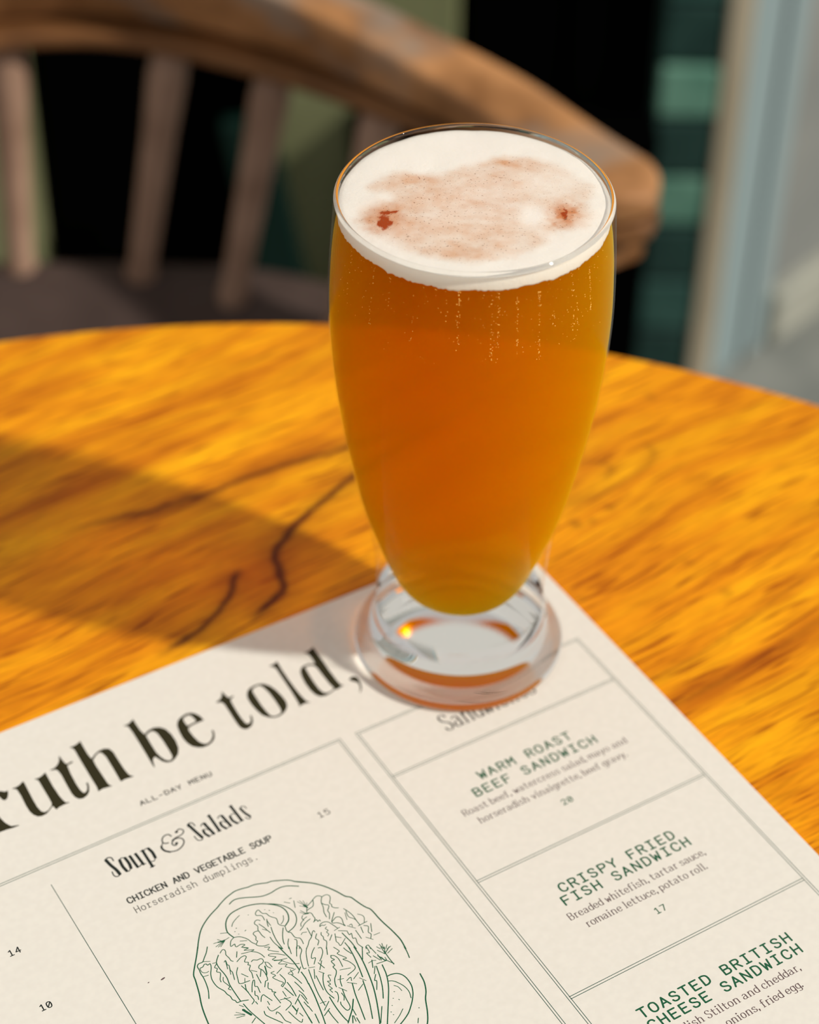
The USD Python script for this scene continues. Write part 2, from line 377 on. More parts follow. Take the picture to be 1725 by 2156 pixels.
rise = np.clip((d_end - 0.09) / 0.24, 0, 1); rise = 0.5 * rise + 0.5 * rise * rise * (3 - 2 * rise)          # the crest stands up along the back
scl[:, 1] = 1.0 + 1.55 * rise; scl[:, 0] -= 0.22 * rise
for k_ in range(len(pth)):                                   # rounded hand-holds
    if d_end[k_] < 0.026:
        t = d_end[k_] / 0.026
        scl[k_, 0] *= math.sqrt(max(0.03, 1 - (1 - t) ** 2))
        scl[k_, 1] *= 0.55 + 0.45 * math.sqrt(max(0.0, 1 - (1 - t) ** 2))
pth[:, 2] += 0.021 * (scl[:, 1] - 1) / 2 * (rise > 0) + 0.0035
put("arm_rail", sweep(pth, round_rect(0.048, 0.021, 0.006, 5), scale=scl, lean=LEAN * rise), m_rail, chair, smooth=35)
low = catmull(np.array([rel(x, y, RZ - 0.0130) for x, y in pathx]), 8)
ls_ = np.ones((len(low), 2)); ls_[:, 0] = np.sqrt(np.clip(1 - (1 - np.clip(d_end / 0.02, 0, 1)) ** 2, 0.04, 1))
put("lower_rail", sweep(low, round_rect(0.050, 0.0115, 0.004, 4), scale=ls_), m_low, chair, smooth=35)
# the second layer under each hand-hold
for s in (1, -1):
    hp = [rel(MX + s * (x - MX), y, RZ - 0.0335) for x, y in ((0.114, 0.980), (0.101, 1.000), (0.084, 1.024), (0.070, 1.044))]
    hp = catmull(np.array(hp), 6)
    t = np.linspace(0, 1, len(hp))
    e = np.sqrt(np.clip(1 - (np.abs(t - 0.45) / 0.56) ** 2.4, 0.02, 1))
    put("hand_hold", sweep(hp, round_rect(0.046, 0.013, 0.006, 5), scale=np.c_[e, 0.6 + 0.4 * e]), m_rail, chair, smooth=35)
# saddle seat
SZ = 0.452
ang = np.linspace(0, 2 * np.pi, 72, endpoint=False)
rad = lambda a: (1 / (np.abs(np.cos(a) / 0.225) ** 3.2 + np.abs(np.sin(a) / 0.225) ** 3.2)) ** (1 / 3.2)
rings = []
for fr, dz in ((0.02, -0.010), (0.3, -0.0105), (0.55, -0.009), (0.75, -0.005), (0.88, 0.003), (0.95, 0.006), (0.985, 0.004), (1.0, -0.004), (1.0, -0.026), (0.985, -0.036), (0.9, -0.038), (0.02, -0.038)):
    rings.append(np.stack([fr * rad(ang) * np.cos(ang), 0.005 + fr * rad(ang) * np.sin(ang), np.full(72, SZ + dz)], 1))
rv = np.vstack(rings); nr = len(rings)
fi, fj = np.meshgrid(np.arange(nr - 1), np.arange(72), indexing="ij")
qd = np.stack([fi * 72 + fj, (fi + 1) * 72 + fj, (fi + 1) * 72 + (fj + 1) % 72, fi * 72 + (fj + 1) % 72], -1).reshape(-1, 4)
sf = np.vstack([qd[:, [0, 1, 2]], qd[:, [0, 2, 3]], [[0, i, i + 1] for i in range(1, 71)], [[(nr - 1) * 72, (nr - 1) * 72 + i + 1, (nr - 1) * 72 + i] for i in range(1, 71)]])
seat = trimesh.Trimesh(rv, sf, process=False)
if seat.volume < 0: seat.invert()
put("seat", seat, m_seat, chair, smooth=40)
# turned spindles, each set in the seat and the rail
spx = [((-0.0845, 1.156), (-0.118, 1.142)), ((-0.150, 1.186), (-0.180, 1.162)), ((-0.254, 1.190), (-0.258, 1.168)), ((-0.018, 1.120), (-0.048, 1.105)),
       ((-0.3255, 1.156), (-0.315, 1.142)), ((-0.392, 1.120), (-0.360, 1.105))]
sprof = [(0, 0.0085), (0.06, 0.0105), (0.10, 0.0085), (0.35, 0.0095), (0.6, 0.0105), (0.85, 0.0125), (0.92, 0.011), (1, 0.0085)]
for (tx, ty), (bx_, by_) in spx:
    put("spindle", turned(rel(bx_, by_, SZ - 0.004), rel(tx, ty, RZ - 0.012), sprof), m_spin, chair, smooth=40)
for s in (1, -1):
    for (tx, ty), (bx_, by_) in (((0.040, 1.072), (0.000, 1.045)), ((0.088, 1.014), (0.012, 0.965))):
        put("arm_post", turned(rel(-0.2 + s * (bx_ + 0.2), by_, SZ - 0.006), rel(-0.2 + s * (tx + 0.2), ty, RZ - 0.02), [(0, 0.010), (0.15, 0.015), (0.3, 0.010), (0.6, 0.016), (0.85, 0.011), (1, 0.010)]), m_spin, chair, smooth=40)
legp = [(0, 0.012), (0.2, 0.014), (0.3, 0.020), (0.34, 0.014), (0.6, 0.021), (0.85, 0.018), (1, 0.016)]
feet = {}
for sx in (1, -1):
    for sy in (1, -1):
        a, b = np.array([sx * 0.225, sy * 0.215 + 0.01, 0.0]), np.array([sx * 0.15, sy * 0.15 + 0.01, SZ - 0.034])
        feet[sx, sy] = (a, b)
        put("leg", turned(a, b, legp), m_spin, chair, smooth=40)
at_ = lambda k, t: feet[k][0] * (1 - t) + feet[k][1] * t
strp = [(0, 0.008), (0.3, 0.011), (0.5, 0.014), (0.7, 0.011), (1, 0.008)]
for sx in (1, -1):
    put("stretcher", turned(at_((sx, 1), 0.42), at_((sx, -1), 0.42), strp), m_spin, chair, smooth=40)
mid = (at_((1, 1), 0.42) + at_((1, -1), 0.42)) / 2
put("stretcher", turned(mid * [-1, 1, 1], mid, strp), m_spin, chair, smooth=40)

# ------------------------------------------------------------------ menu card: u runs along the text from the top right corner, v runs down the page (mm)
PHI = math.radians(31.87924)
menu = thing("menu", "cream printed menu card with dark headline lying on the table under the glass", "menu", loc=(0.034353, 0.574025, TABLE_Z), rotz=math.degrees(PHI))
m_card = mottled("cream_card", (0.765, 0.735, 0.665), (0.80, 0.77, 0.70), 420.0, rough=0.75, spec=0.25, bump=0.05)
m_ink = plain("dark_olive_ink", (0.030, 0.026, 0.009), rough=0.7, spec=0.2)
m_black_ink = plain("blue_black_ink", (0.020, 0.026, 0.022), rough=0.7, spec=0.2)
m_soft = plain("grey_black_ink", (0.075, 0.07, 0.062), rough=0.7, spec=0.2)
m_plum = plain("plum_grey_ink", (0.13, 0.09, 0.09), rough=0.7, spec=0.2)
m_green = plain("green_ink", (0.013, 0.105, 0.048), rough=0.7, spec=0.2)
m_rule = plain("slate_green_ink", (0.05, 0.11, 0.088), rough=0.7, spec=0.2)
CT = 0.0005
put("card", bbox(-0.160, -0.215, CT / 2, 0.320, 0.430, CT), m_card, menu)

def printed(name, shape, material, label=None):
    """Flat print: a shape in mm, y up the page (y = -v), laid on the card."""
    parts = [trimesh.creation.extrude_polygon(g, 0.03, engine="earcut") for g in getattr(shape, "geoms", [shape]) if not g.is_empty and g.area > 1e-4]
    m = trimesh.util.concatenate(parts)
    m.apply_scale(0.001)
    m.apply_translation([0, 0, CT - 0.000004])
    return put(name, m, material, menu, label=label)

def dec(s): return np.array([[float(t) for t in w.split(",")] for w in s.split()]) / 100.0 * [1, -1]
def poly(rings):
    p = Polygon(rings[0]).buffer(0)
    for h in rings[1:]: p = p.difference(Polygon(h).buffer(0))
    return p
def nib(path, wx, wy):
    """A pen stroke wx wide on its verticals and wy on its horizontals."""
    k = wx / wy
    return affinity.scale(LineString(affinity.scale(LineString(path), 1, k, origin=(0, 0)).coords).buffer(wx / 2, quad_segs=4), 1, 1 / k, origin=(0, 0))

CAPS = {
"A": "0,0 3,10 6,0|1.1,3.5 4.9,3.5", "B": "0.5,0 0.5,10|~0.5,10 3.6,10 5.2,9 5.2,6.3 3.6,5.3 0.5,5.3|~0.5,5.3 4,5.3 5.7,4.1 5.7,1.2 4,0 0.5,0",
"C": "~5.7,7.6 4.9,9.4 3.1,10 1.1,9 0.2,6.5 0.2,3.5 1.1,1 3.1,0 4.9,0.6 5.7,2.4", "D": "0.5,0 0.5,10|~0.5,10 3,10 5.2,8.5 5.8,5 5.2,1.5 3,0 0.5,0",
"E": "5.6,10 0.5,10 0.5,0 5.6,0|0.5,5.2 4.7,5.2", "F": "5.6,10 0.5,10 0.5,0|0.5,5.1 4.7,5.1", "G": "~5.6,7.6 4.8,9.4 3.1,10 1.1,9 0.2,6.5 0.2,3.5 1.1,1 3.1,0 4.8,0.4 5.7,1.4|5.7,1.4 5.7,4.6 3.4,4.6",
"H": "0.4,0 0.4,10|5.6,0 5.6,10|0.4,5.2 5.6,5.2", "I": "0.9,10 5.1,10|3,10 3,0|0.9,0 5.1,0", "K": "0.5,0 0.5,10|5.6,10 0.5,4.2|2.1,6 5.8,0", "L": "0.6,10 0.6,0 5.6,0",
"M": "0.3,0 0.3,10 3,4.5 5.7,10 5.7,0", "N": "0.4,0 0.4,10 5.6,0 5.6,10", "O": "~3,10 5,9 5.8,6.5 5.8,3.5 5,1 3,0 1,1 0.2,3.5 0.2,6.5 1,9 3,10", "P": "0.5,0 0.5,10|~0.5,10 3.6,10 5.6,9 5.6,5.9 3.6,4.8 0.5,4.8",
"R": "0.5,0 0.5,10|~0.5,10 3.6,10 5.5,9 5.5,6.1 3.6,5 0.5,5|3.3,5 5.9,0", "S": "~5.4,8 4.6,9.5 3,10 1.2,9.4 0.6,7.7 1.4,6.1 3,5.2 4.8,4.3 5.6,2.6 4.8,0.7 3,0 1.2,0.5 0.4,2.1", "T": "0.1,10 5.9,10|3,10 3,0",
"U": "0.4,10 0.4,3.2|~0.4,3.2 0.9,1.1 3,0 5.1,1.1 5.6,3.2|5.6,3.2 5.6,10", "V": "0,10 3,0 6,10", "W": "0,10 1.3,0 3,6.8 4.7,0 6,10", "Y": "0,10 3,4.6 6,10|3,4.6 3,0", "-": "1,4.4 5,4.4"}
LOWER = {
"a": "~0.7,5.5 2.4,6.6 4.2,6 4.7,4.4|4.7,4.6 4.7,0.6|~4.7,3.9 2.4,3.7 0.5,2.6 0.5,0.8 2,0 3.6,0.3 4.7,1.6|4.7,0.5 5.7,0.1", "b": "0.7,10 0.7,0|~0.7,4.6 1.7,6.2 3.3,6.6 5.1,5.4 5.5,3.3 5.1,1.2 3.3,0 1.7,0.4 0.7,2",
"c": "~5.2,5 4.4,6.3 3,6.6 1.2,5.7 0.5,3.3 1.2,0.9 3,0 4.4,0.3 5.3,1.6", "d": "5.3,10 5.3,0|~5.3,4.6 4.3,6.2 2.7,6.6 0.9,5.4 0.5,3.3 0.9,1.2 2.7,0 4.3,0.4 5.3,2",
"e": "0.7,3.5 5.4,3.5|~5.4,3.5 5,5.6 3.1,6.6 1.2,5.6 0.6,3.3 1.2,1 3.1,0 4.5,0.3 5.3,1.5", "f": "~5,9.3 3.9,10 2.7,9.2 2.4,7.6|2.4,7.7 2.4,0|0.9,6.4 4.4,6.4|1.2,0 3.7,0",
"g": "~5.3,4.6 4.3,6.2 2.7,6.6 0.9,5.4 0.5,3.4 0.9,1.4 2.7,0.3 4.3,0.7 5.3,2.2|5.3,6.5 5.3,-0.8|~5.3,-0.8 4.8,-2.5 3,-3 1,-2.4", "h": "0.7,10 0.7,0|~0.7,4.6 2,6.3 3.6,6.6 5,5.7 5.3,4|5.3,4.2 5.3,0",
"i": "1.3,6.6 3,6.6 3,0|1,0 5,0|*3,9.2", "l": "1.3,10 3,10 3,0|1,0 5,0", "m": "0.3,6.6 0.3,0|~0.3,5 1,6.4 2,6.6 2.8,5.9 3,4.5|3,4.6 3,0|~3,5 3.8,6.4 4.7,6.6 5.5,5.9 5.7,4.5|5.7,4.6 5.7,0",
"n": "0.7,6.6 0.7,0|~0.7,4.6 2,6.3 3.6,6.6 5,5.7 5.3,4|5.3,4.2 5.3,0", "o": "~3,6.6 4.8,5.9 5.5,3.3 4.8,0.7 3,0 1.2,0.7 0.5,3.3 1.2,5.9 3,6.6", "p": "0.7,6.6 0.7,-3|~0.7,4.6 1.7,6.2 3.3,6.6 5.1,5.4 5.5,3.3 5.1,1.2 3.3,0 1.7,0.4 0.7,2",
"r": "0.9,6.6 2,6.6 2,0|0.8,0 4,0|~2,4.2 3,6 4.2,6.6 5.3,6.1", "s": "~5,5.2 4.3,6.3 3,6.6 1.4,6.1 1,5 1.7,3.9 3,3.4 4.5,2.9 5.2,1.8 4.6,0.5 3,0 1.5,0.3 0.7,1.4", "t": "2.3,8.8 2.3,1.7|~2.3,1.8 2.8,0.3 3.9,0 5.1,0.6|0.8,6.4 4.8,6.4",
"u": "0.7,6.6 0.7,2.4|~0.7,2.6 1,0.8 2.5,0 4,0.4 5.3,2|5.3,6.6 5.3,0", "v": "0.4,6.6 3,0 5.6,6.6", "w": "0,6.6 1.4,0 3,5 4.6,0 6,6.6", "y": "0.4,6.6 3,0.2|5.6,6.6 3,0.2 2.1,-2.3 0.7,-3", ",": "*3,0.5|3.2,0.4 2.7,-1.5", ".": "*3,0.5",
"0": "~3,10 5,8.8 5.6,5 5,1.2 3,0 1,1.2 0.4,5 1,8.8 3,10|1.4,2.4 4.6,7.6", "1": "1,8.2 3,10 3,0|0.9,0 5.1,0", "2": "~0.7,7.6 1.3,9.4 3,10 4.8,9.3 5.3,7.6 4.6,5.6 0.6,0|0.6,0 5.5,0", "4": "4.2,0 4.2,10 0.4,3 5.7,3", "5": "5.2,10 1.2,10 0.9,5.6|~0.9,5.6 2.8,6.4 4.8,5.6 5.5,3.3 4.8,0.8 2.8,0 0.6,1.1", "7": "0.5,10 5.5,10 2.2,0"}
GLYPHS = {**CAPS, **LOWER}
SERIF = {**GLYPHS, "i": "3,6.6 3,0|2.2,6.5 3,6.5|2,0 4,0|*3,9.2", "l": "3,10 3,0|2.1,9.9 3,9.9|2,0 4,0", "r": "1.4,6.6 1.4,0|0.4,0 2.6,0|~1.4,4.2 2.2,6 3.4,6.5 4.2,6.1", "h": GLYPHS["h"] + "|-0.1,0 1.6,0|4.4,0 6.2,0", "n": GLYPHS["n"] + "|-0.1,0 1.6,0|4.4,0 6.2,0", "m": "0.3,6.6 0.3,0|~0.3,5 1.6,6.4 3,6.6 4,5.9 4.3,4.5|4.3,4.6 4.3,0|~4.3,5 5.6,6.4 7,6.6 8,5.9 8.3,4.5|8.3,4.6 8.3,0"}

def glyph_paths(table_, ch):
    out = []
    for s in table_[ch].split("|"):
        sm = s.startswith("~")
        p = np.array([[float(t) for t in w.split(",")] for w in s.lstrip("~*").split()])
        out.append(catmull(p, 5) if sm else p)
    return out

def lettering(text, u0, u1, v, cap, wx, wy, mono=True, adv=7.8):
    """One line of print from u0 to u1 (mm), baseline at v."""
    table_ = GLYPHS if mono else SERIF
    at, placed = 0.0, []
    for ch in text:
        if mono:
            if ch != " ": placed.append((at, ch, 0.0))
            at += adv
            continue
        if ch == " ": at += 3.6; continue
        pts = np.vstack(glyph_paths(table_, ch))
        lo, hi = pts[:, 0].min(), pts[:, 0].max()
        placed.append((at - lo, ch, 0)); at += hi - lo + 2.3
    width = at - (adv - 6.0 if mono else 2.3)
    sx, sy = (u1 - u0) / width, cap / 10.0
    shp = []
    for x, ch, _ in placed:
        for p in glyph_paths(table_, ch):
            q = np.c_[u0 + (x + p[:, 0]) * sx, p[:, 1] * sy - v]
            shp.append(Point(q[0]).buffer(0.62 * wx + 0.05) if len(q) == 1 else nib(q, wx, wy))
    return unary_union(shp)

# headline
HEADLINE = [['-21152,2176 -21018,2184 -20873,2163 -20749,2097 -20761,2289 -20757,2508 -20578,2377 -20411,2305 -20304,2313 -20232,2371 -20185,2423 -20093,2414 -20131,2542 -20221,2687 -20312,2732 -20361,2675 -20390,2516 -20469,2442 -20590,2469 -20722,2588 -20732,2936 -20733,3325 -20682,3588 -20613,3744 -20563,3820 -20352,3898 -20541,3895 -20743,3860 -20955,3849 -21152,3867 -21130,3784 -21111,3642 -21090,2880 -21084,2374 -21099,2247'], ['-19917,2410 -19798,2421 -19657,2384 -19527,2308 -19521,2424 -19546,2769 -19570,3171 -19577,3502 -19543,3737 -19458,3826 -19326,3807 -19162,3688 -19109,3582 -19096,3353 -19089,2960 -19081,2564 -19093,2464 -19164,2402 -19018,2420 -18887,2377 -18782,2317 -18790,2474 -18812,2964 -18804,3446 -18776,3661 -18745,3777 -18642,3827 -18806,3820 -18979,3836 -19097,3883 -19113,3795 -19123,3692 -19176,3719 -19297,3804 -19446,3892 -19589,3905 -19705,3855 -19787,3729 -19831,3547 -19834,3271 -19802,2816 -19810,2513 -19855,2459'], ['-18592,2295 -18454,2288 -18307,2211 -18185,2079 -18114,1895 -18109,2022 -18084,2282 -18036,2331 -17866,2300 -17848,2336 -18039,2370 -18068,2402 -18117,2730 -18150,3235 -18147,3537 -18109,3698 -18036,3722 -17937,3641 -17864,3484 -17852,3371 -17814,3374 -17844,3536 -17930,3725 -18046,3835 -18195,3886 -18316,3846 -18387,3725 -18414,3538 -18400,3167 -18369,2663 -18386,2450 -18427,2353 -18527,2326'], ['-17660,1721 -17521,1729 -17393,1700 -17276,1644 -17291,1822 -17310,2267 -17287,2528 -17115,2403 -16935,2323 -16762,2322 -16627,2402 -16575,2598 -16585,2922 -16595,3427 -16575,3683 -16538,3785 -16468,3847 -16593,3841 -16754,3819 -16880,3845 -16887,3801 -16879,3664 -16855,3192 -16839,2669 -16878,2448 -16958,2372 -17100,2432 -17268,2580 -17294,2851 -17294,3460 -17294,3701 -17269,3828 -17219,3874 -17338,3855 -17522,3827 -17665,3862 -17647,3792 -17629,3663 -17620,3186 -17593,2388 -17572,1905 -17592,1790'], ['-15774,1731 -15647,1742 -15520,1690 -15410,1627 -15426,1830 -15425,2191 -15387,2416 -15194,2319 -15006,2295 -14837,2369 -14710,2529 -14648,2819 -14652,3152 -14718,3488 -14841,3705 -15007,3834 -15152,3892 -15305,3851 -15395,3740 -15457,3572 -15506,3436 -15594,3467 -15652,3556 -15692,3696 -15727,3839 -15729,3715 -15710,3439 -15679,2837 -15654,2182 -15664,1838 -15720,1772', '-15372,2475 -15194,2378 -15061,2406 -14995,2571 -14981,2958 -14998,3406 -15019,3683 -15078,3813 -15211,3836 -15308,3738 -15380,3532 -15413,3305 -15399,2919'], ['-13996,2312 -13843,2273 -13681,2305 -13571,2413 -13495,2586 -13468,2795 -13573,2797 -13720,2795 -13907,2812 -14048,2856 -14094,2977 -14084,3278 -14046,3552 -13959,3728 -13846,3795 -13687,3743 -13539,3600 -13464,3454 -13457,3353 -13414,3357 -13451,3526 -13538,3684 -13669,3795 -13848,3856 -14021,3850 -14160,3776 -14294,3635 -14365,3426 -14389,3182 -14365,2901 -14303,2600 -14210,2442 -14087,2344', '-14006,2391 -13880,2346 -13776,2347 -13719,2411 -13686,2581 -13680,2733 -13882,2763 -14038,2777 -14048,2622 -14036,2480'], ['-12746,2295 -12591,2256 -12468,2154 -12368,1972 -12359,2131 -12327,2302 -12269,2337 -12150,2311 -12147,2339 -12301,2414 -12331,2540 -12374,2969 -12392,3345 -12380,3607 -12318,3687 -12215,3663 -12123,3546 -12088,3396 -12054,3394 -12088,3566 -12182,3725 -12301,3824 -12451,3854 -12549,3784 -12597,3649 -12598,3394 -12570,2939 -12550,2497 -12599,2360 -12694,2339'], ['-11498,2287 -11328,2255 -11152,2271 -11012,2353 -10894,2533 -10822,2796 -10786,3124 -10788,3407 -10843,3592 -10947,3725 -11111,3830 -11288,3876 -11456,3850 -11609,3742 -11726,3566 -11782,3275 -11800,2940 -11772,2630 -11704,2474 -11610,2354', '-11474,2368 -11323,2303 -11174,2311 -11099,2457 -11053,2770 -11052,3164 -11075,3541 -11110,3728 -11191,3809 -11325,3833 -11449,3811 -11528,3705 -11555,3474 -11561,3146 -11540,2767 -11517,2496'], ['-10461,1705 -10291,1706 -10149,1645 -10196,1987 -10230,2504 -10246,2982 -10243,3423 -10217,3679 -10184,3785 -10120,3836 -10265,3794 -10421,3797 -10518,3818 -10462,3751 -10450,3628 -10402,3154 -10361,2516 -10323,1935 -10367,1788'], ['-9168,1741 -9017,1753 -8876,1698 -8790,1657 -8811,1920 -8828,2342 -8870,2859 -8887,3385 -8875,3636 -8806,3734 -8910,3725 -9049,3776 -9119,3735 -9379,3810 -9547,3833 -9701,3778 -9798,3620 -9836,3356 -9827,3008 -9765,2645 -9697,2438 -9577,2307 -9448,2271 -9301,2289 -9180,2352 -9103,2384 -9069,2155 -9070,1904 -9115,1786', '-9485,2339 -9328,2337 -9183,2413 -9142,2564 -9148,2963 -9150,3407 -9123,3688 -9291,3765 -9445,3762 -9540,3684 -9584,3460 -9575,3112 -9537,2712'], ['-8503,3589 -8408,3534 -8303,3542 -8235,3614 -8242,3788 -8286,3961 -8359,4139 -8496,4278 -8387,4123 -8338,3975 -8316,3877 -8387,3768 -8462,3680']]
glyphs = [poly([dec(r) for r in g]) for g in HEADLINE]
glyphs.append(Polygon([(-258, -13.5), (-222, -13.5), (-221, -20), (-223.5, -16), (-229, -14.6), (-236, -14.6), (-236, -36), (-232, -38.3), (-248, -38.3), (-244, -36), (-244, -14.6), (-251, -14.6), (-256.5, -16), (-259, -20)]))
printed("headline", unary_union(glyphs).buffer(0.11), m_ink, "large dark serif headline")
printed("subheading", lettering("ALL-DAY MENU", -167.8, -143.2, 50.75, 1.7, 0.40, 0.32, adv=8.6), m_soft)

# section headings
SOUP = [(84, '-18654,6510 -18613,6758 -18546,6998 -18523,7203'), (33, '-18684,6560 -18621,6462 -18523,6462 -18469,6521 -18467,6643'), (30, '-18515,7172 -18568,7251 -18661,7240 -18700,7151 -18686,7017'), (78, '-18300,6720 -18323,6975 -18295,7205'), (78, '-18122,6726 -18107,6969 -18135,7166'), (24, '-18300,6720 -18225,6665 -18117,6716'), (24, '-18300,7202 -18239,7246 -18128,7157'), (72, '-17964,6739 -17957,7035 -17946,7229'), (27, '-17951,7226 -17875,7240 -17803,7193'), (72, '-17779,6745 -17752,7223'), (24, '-18014,6741 -17944,6719'), (24, '-17825,6745 -17754,6715'), (24, '-17766,7238 -17675,7234'), (72, '-17544,6739 -17554,7439'), (24, '-17613,6731 -17516,6702'), (27, '-17625,7450 -17478,7439'), (24, '-17549,6804 -17438,6712 -17352,6740'), (78, '-17355,6747 -17317,6942 -17329,7169'), (24, '-17320,7157 -17411,7269 -17505,7244'), (33, '-16543,6658 -16591,6551 -16721,6543 -16826,6619 -16874,6750 -16814,6832 -16733,6852'), (54, '-16977,6871 -16999,6958 -16958,7091 -16847,7202'), (27, '-16888,6779 -16977,6871'), (33, '-16860,7194 -16639,7253 -16440,7189 -16309,7062 -16294,6933 -16367,6844 -16489,6818 -16597,6868 -16654,6949 -16629,7032 -16555,7053'), (72, '-16537,6995 -16520,6996'), (30, '-16593,6825 -16436,6781 -16262,6769 -16144,6701 -16129,6604 -16208,6525 -16286,6548'), (75, '-16338,6591 -16324,6590'), (78, '-15890,6519 -15827,6843 -15753,7176'), (30, '-15932,6582 -15887,6493 -15795,6478 -15744,6545 -15732,6654'), (27, '-15740,7156 -15785,7258 -15894,7239 -15932,7148 -15940,7019'), (72, '-15449,6733 -15377,7234'), (27, '-15584,6765 -15518,6702 -15431,6698 -15401,6771'), (66, '-15598,6946 -15612,7085 -15552,7245'), (21, '-15600,6963 -15531,6926 -15445,7023'), (21, '-15553,7235 -15474,7245 -15390,7194'), (72, '-15179,6506 -15179,7213'), (24, '-15234,6521 -15133,6496'), (24, '-15246,7219 -15119,7229'), (72, '-14839,6722 -14787,7213'), (27, '-14993,6743 -14923,6686 -14839,6689 -14807,6760'), (66, '-15007,6935 -15022,7074 -14962,7235'), (21, '-15009,6952 -14939,6915 -14853,7012'), (21, '-14964,7225 -14884,7235 -14799,7183'), (72, '-14424,6507 -14399,7192'), (24, '-14479,6512 -14374,6490'), (24, '-14423,7211 -14336,7211'), (66, '-14636,6865 -14643,7057 -14571,7225'), (21, '-14634,6876 -14548,6810 -14434,6854'), (21, '-14572,7215 -14488,7219 -14399,7179'), (66, '-14208,6753 -14179,6958 -14104,7175'), (24, '-14244,6788 -14185,6696 -14108,6694 -14052,6751 -14054,6834'), (24, '-14098,7170 -14125,7247 -14204,7233 -14246,7138')]
def pen(strokes_):
    return unary_union([LineString(catmull(dec(p), 5)).buffer(w / 165.0, quad_segs=4) for w, p in strokes_])
printed("section_heading", pen(SOUP), m_black_ink)
printed("section_heading", lettering("Sandwiches", -69.3, -35.2, 72.2, 7.3, 0.72, 0.24, mono=False), m_soft)

# dish names, descriptions and prices
printed("dish_name", lettering("CHICKEN AND VEGETABLE SOUP", -187.7, -139.6, 83.68, 2.15, 0.44, 0.36), m_black_ink)
printed("dish_description", lettering("Horseradish dumplings.", -187.3, -146.6, 87.98, 2.45, 0.24, 0.21), m_soft)
printed("dish_price", lettering("15", -122.9, -118.9, 83.24, 2.1, 0.30, 0.25), m_soft)
for t, a, b, v in (("WARM ROAST", -71.3, -36.8, 95.05), ("BEEF SANDWICH", -76.6, -30.6, 100.5), ("CRISPY FRIED", -75.0, -33.2, 145.5), ("FISH SANDWICH", -77.0, -30.6, 150.05), ("TOASTED BRITISH", -81.2, -27.3, 194.45), ("CHEESE SANDWICH", -81.2, -27.2, 199.2)):
    printed("dish_name", lettering(t, a, b, v, 3.15, 0.58, 0.50, adv=9.0), m_green)
for t, a, b, v in (("Roast beef, watercress salad, mayo and", -83.9, -22.6, 105.58), ("horseradish vinaigrette, beef gravy.", -81.3, -26.1, 110.4), ("Breaded whitefish, tartar sauce,", -78.7, -29.3, 155.5), ("romaine lettuce, potato roll.", -75.7, -32.2, 160.15), ("English Stilton and cheddar,", -78.3, -31.9, 204.1), ("onions, fried egg.", -61.8, -35.2, 209.05)):
    printed("dish_description", lettering(t, a, b, v, 2.6, 0.32, 0.14, mono=False), m_plum)
for t, a, b, v, m in (("20", -55.2, -51.4, 117.2, m_green), ("17", -55.6, -51.8, 166.53, m_green), ("14", -225.6, -221.9, 83.7, m_black_ink), ("10", -225.5, -222.0, 105.9, m_black_ink)):
    printed("dish_price", lettering(t, a, b, v, 2.1, 0.34, 0.28), m)

# ruled frames: pairs of thin lines
def rules(lines, w=0.19):
    return unary_union([LineString([(a, -b), (c, -d)]).buffer(w / 2, cap_style="square") for a, b, c, d in lines])
def double(pts, gap):
    """An open run of corners drawn twice, the second run inset by gap."""
    ls = LineString([(a, -b) for a, b in pts])
    return unary_union([ls.buffer(0.095, cap_style="flat", join_style="mitre"), ls.offset_curve(gap, join_style="mitre").buffer(0.095, cap_style="flat", join_style="mitre")])
printed("frame_rule", double([(-9.05, 420), (-9.05, 57.9), (-95.5, 57.9), (-95.5, 420)], 0.8), m_rule)
printed("frame_rule", double([(-101.0, 420), (-101.0, 57.4), (-311, 57.4), (-311, 420)], 0.8), m_rule)
for v in (80.0, 129.2, 178.2):
    printed("divider_rule", rules([(-94.8, v - 0.42, -9.8, v - 0.42), (-94.8, v + 0.42, -9.8, v + 0.42)]), m_rule)
printed("column_rule", rules([(-204.55, 65.4, -204.55, 330)], 0.2), m_rule)

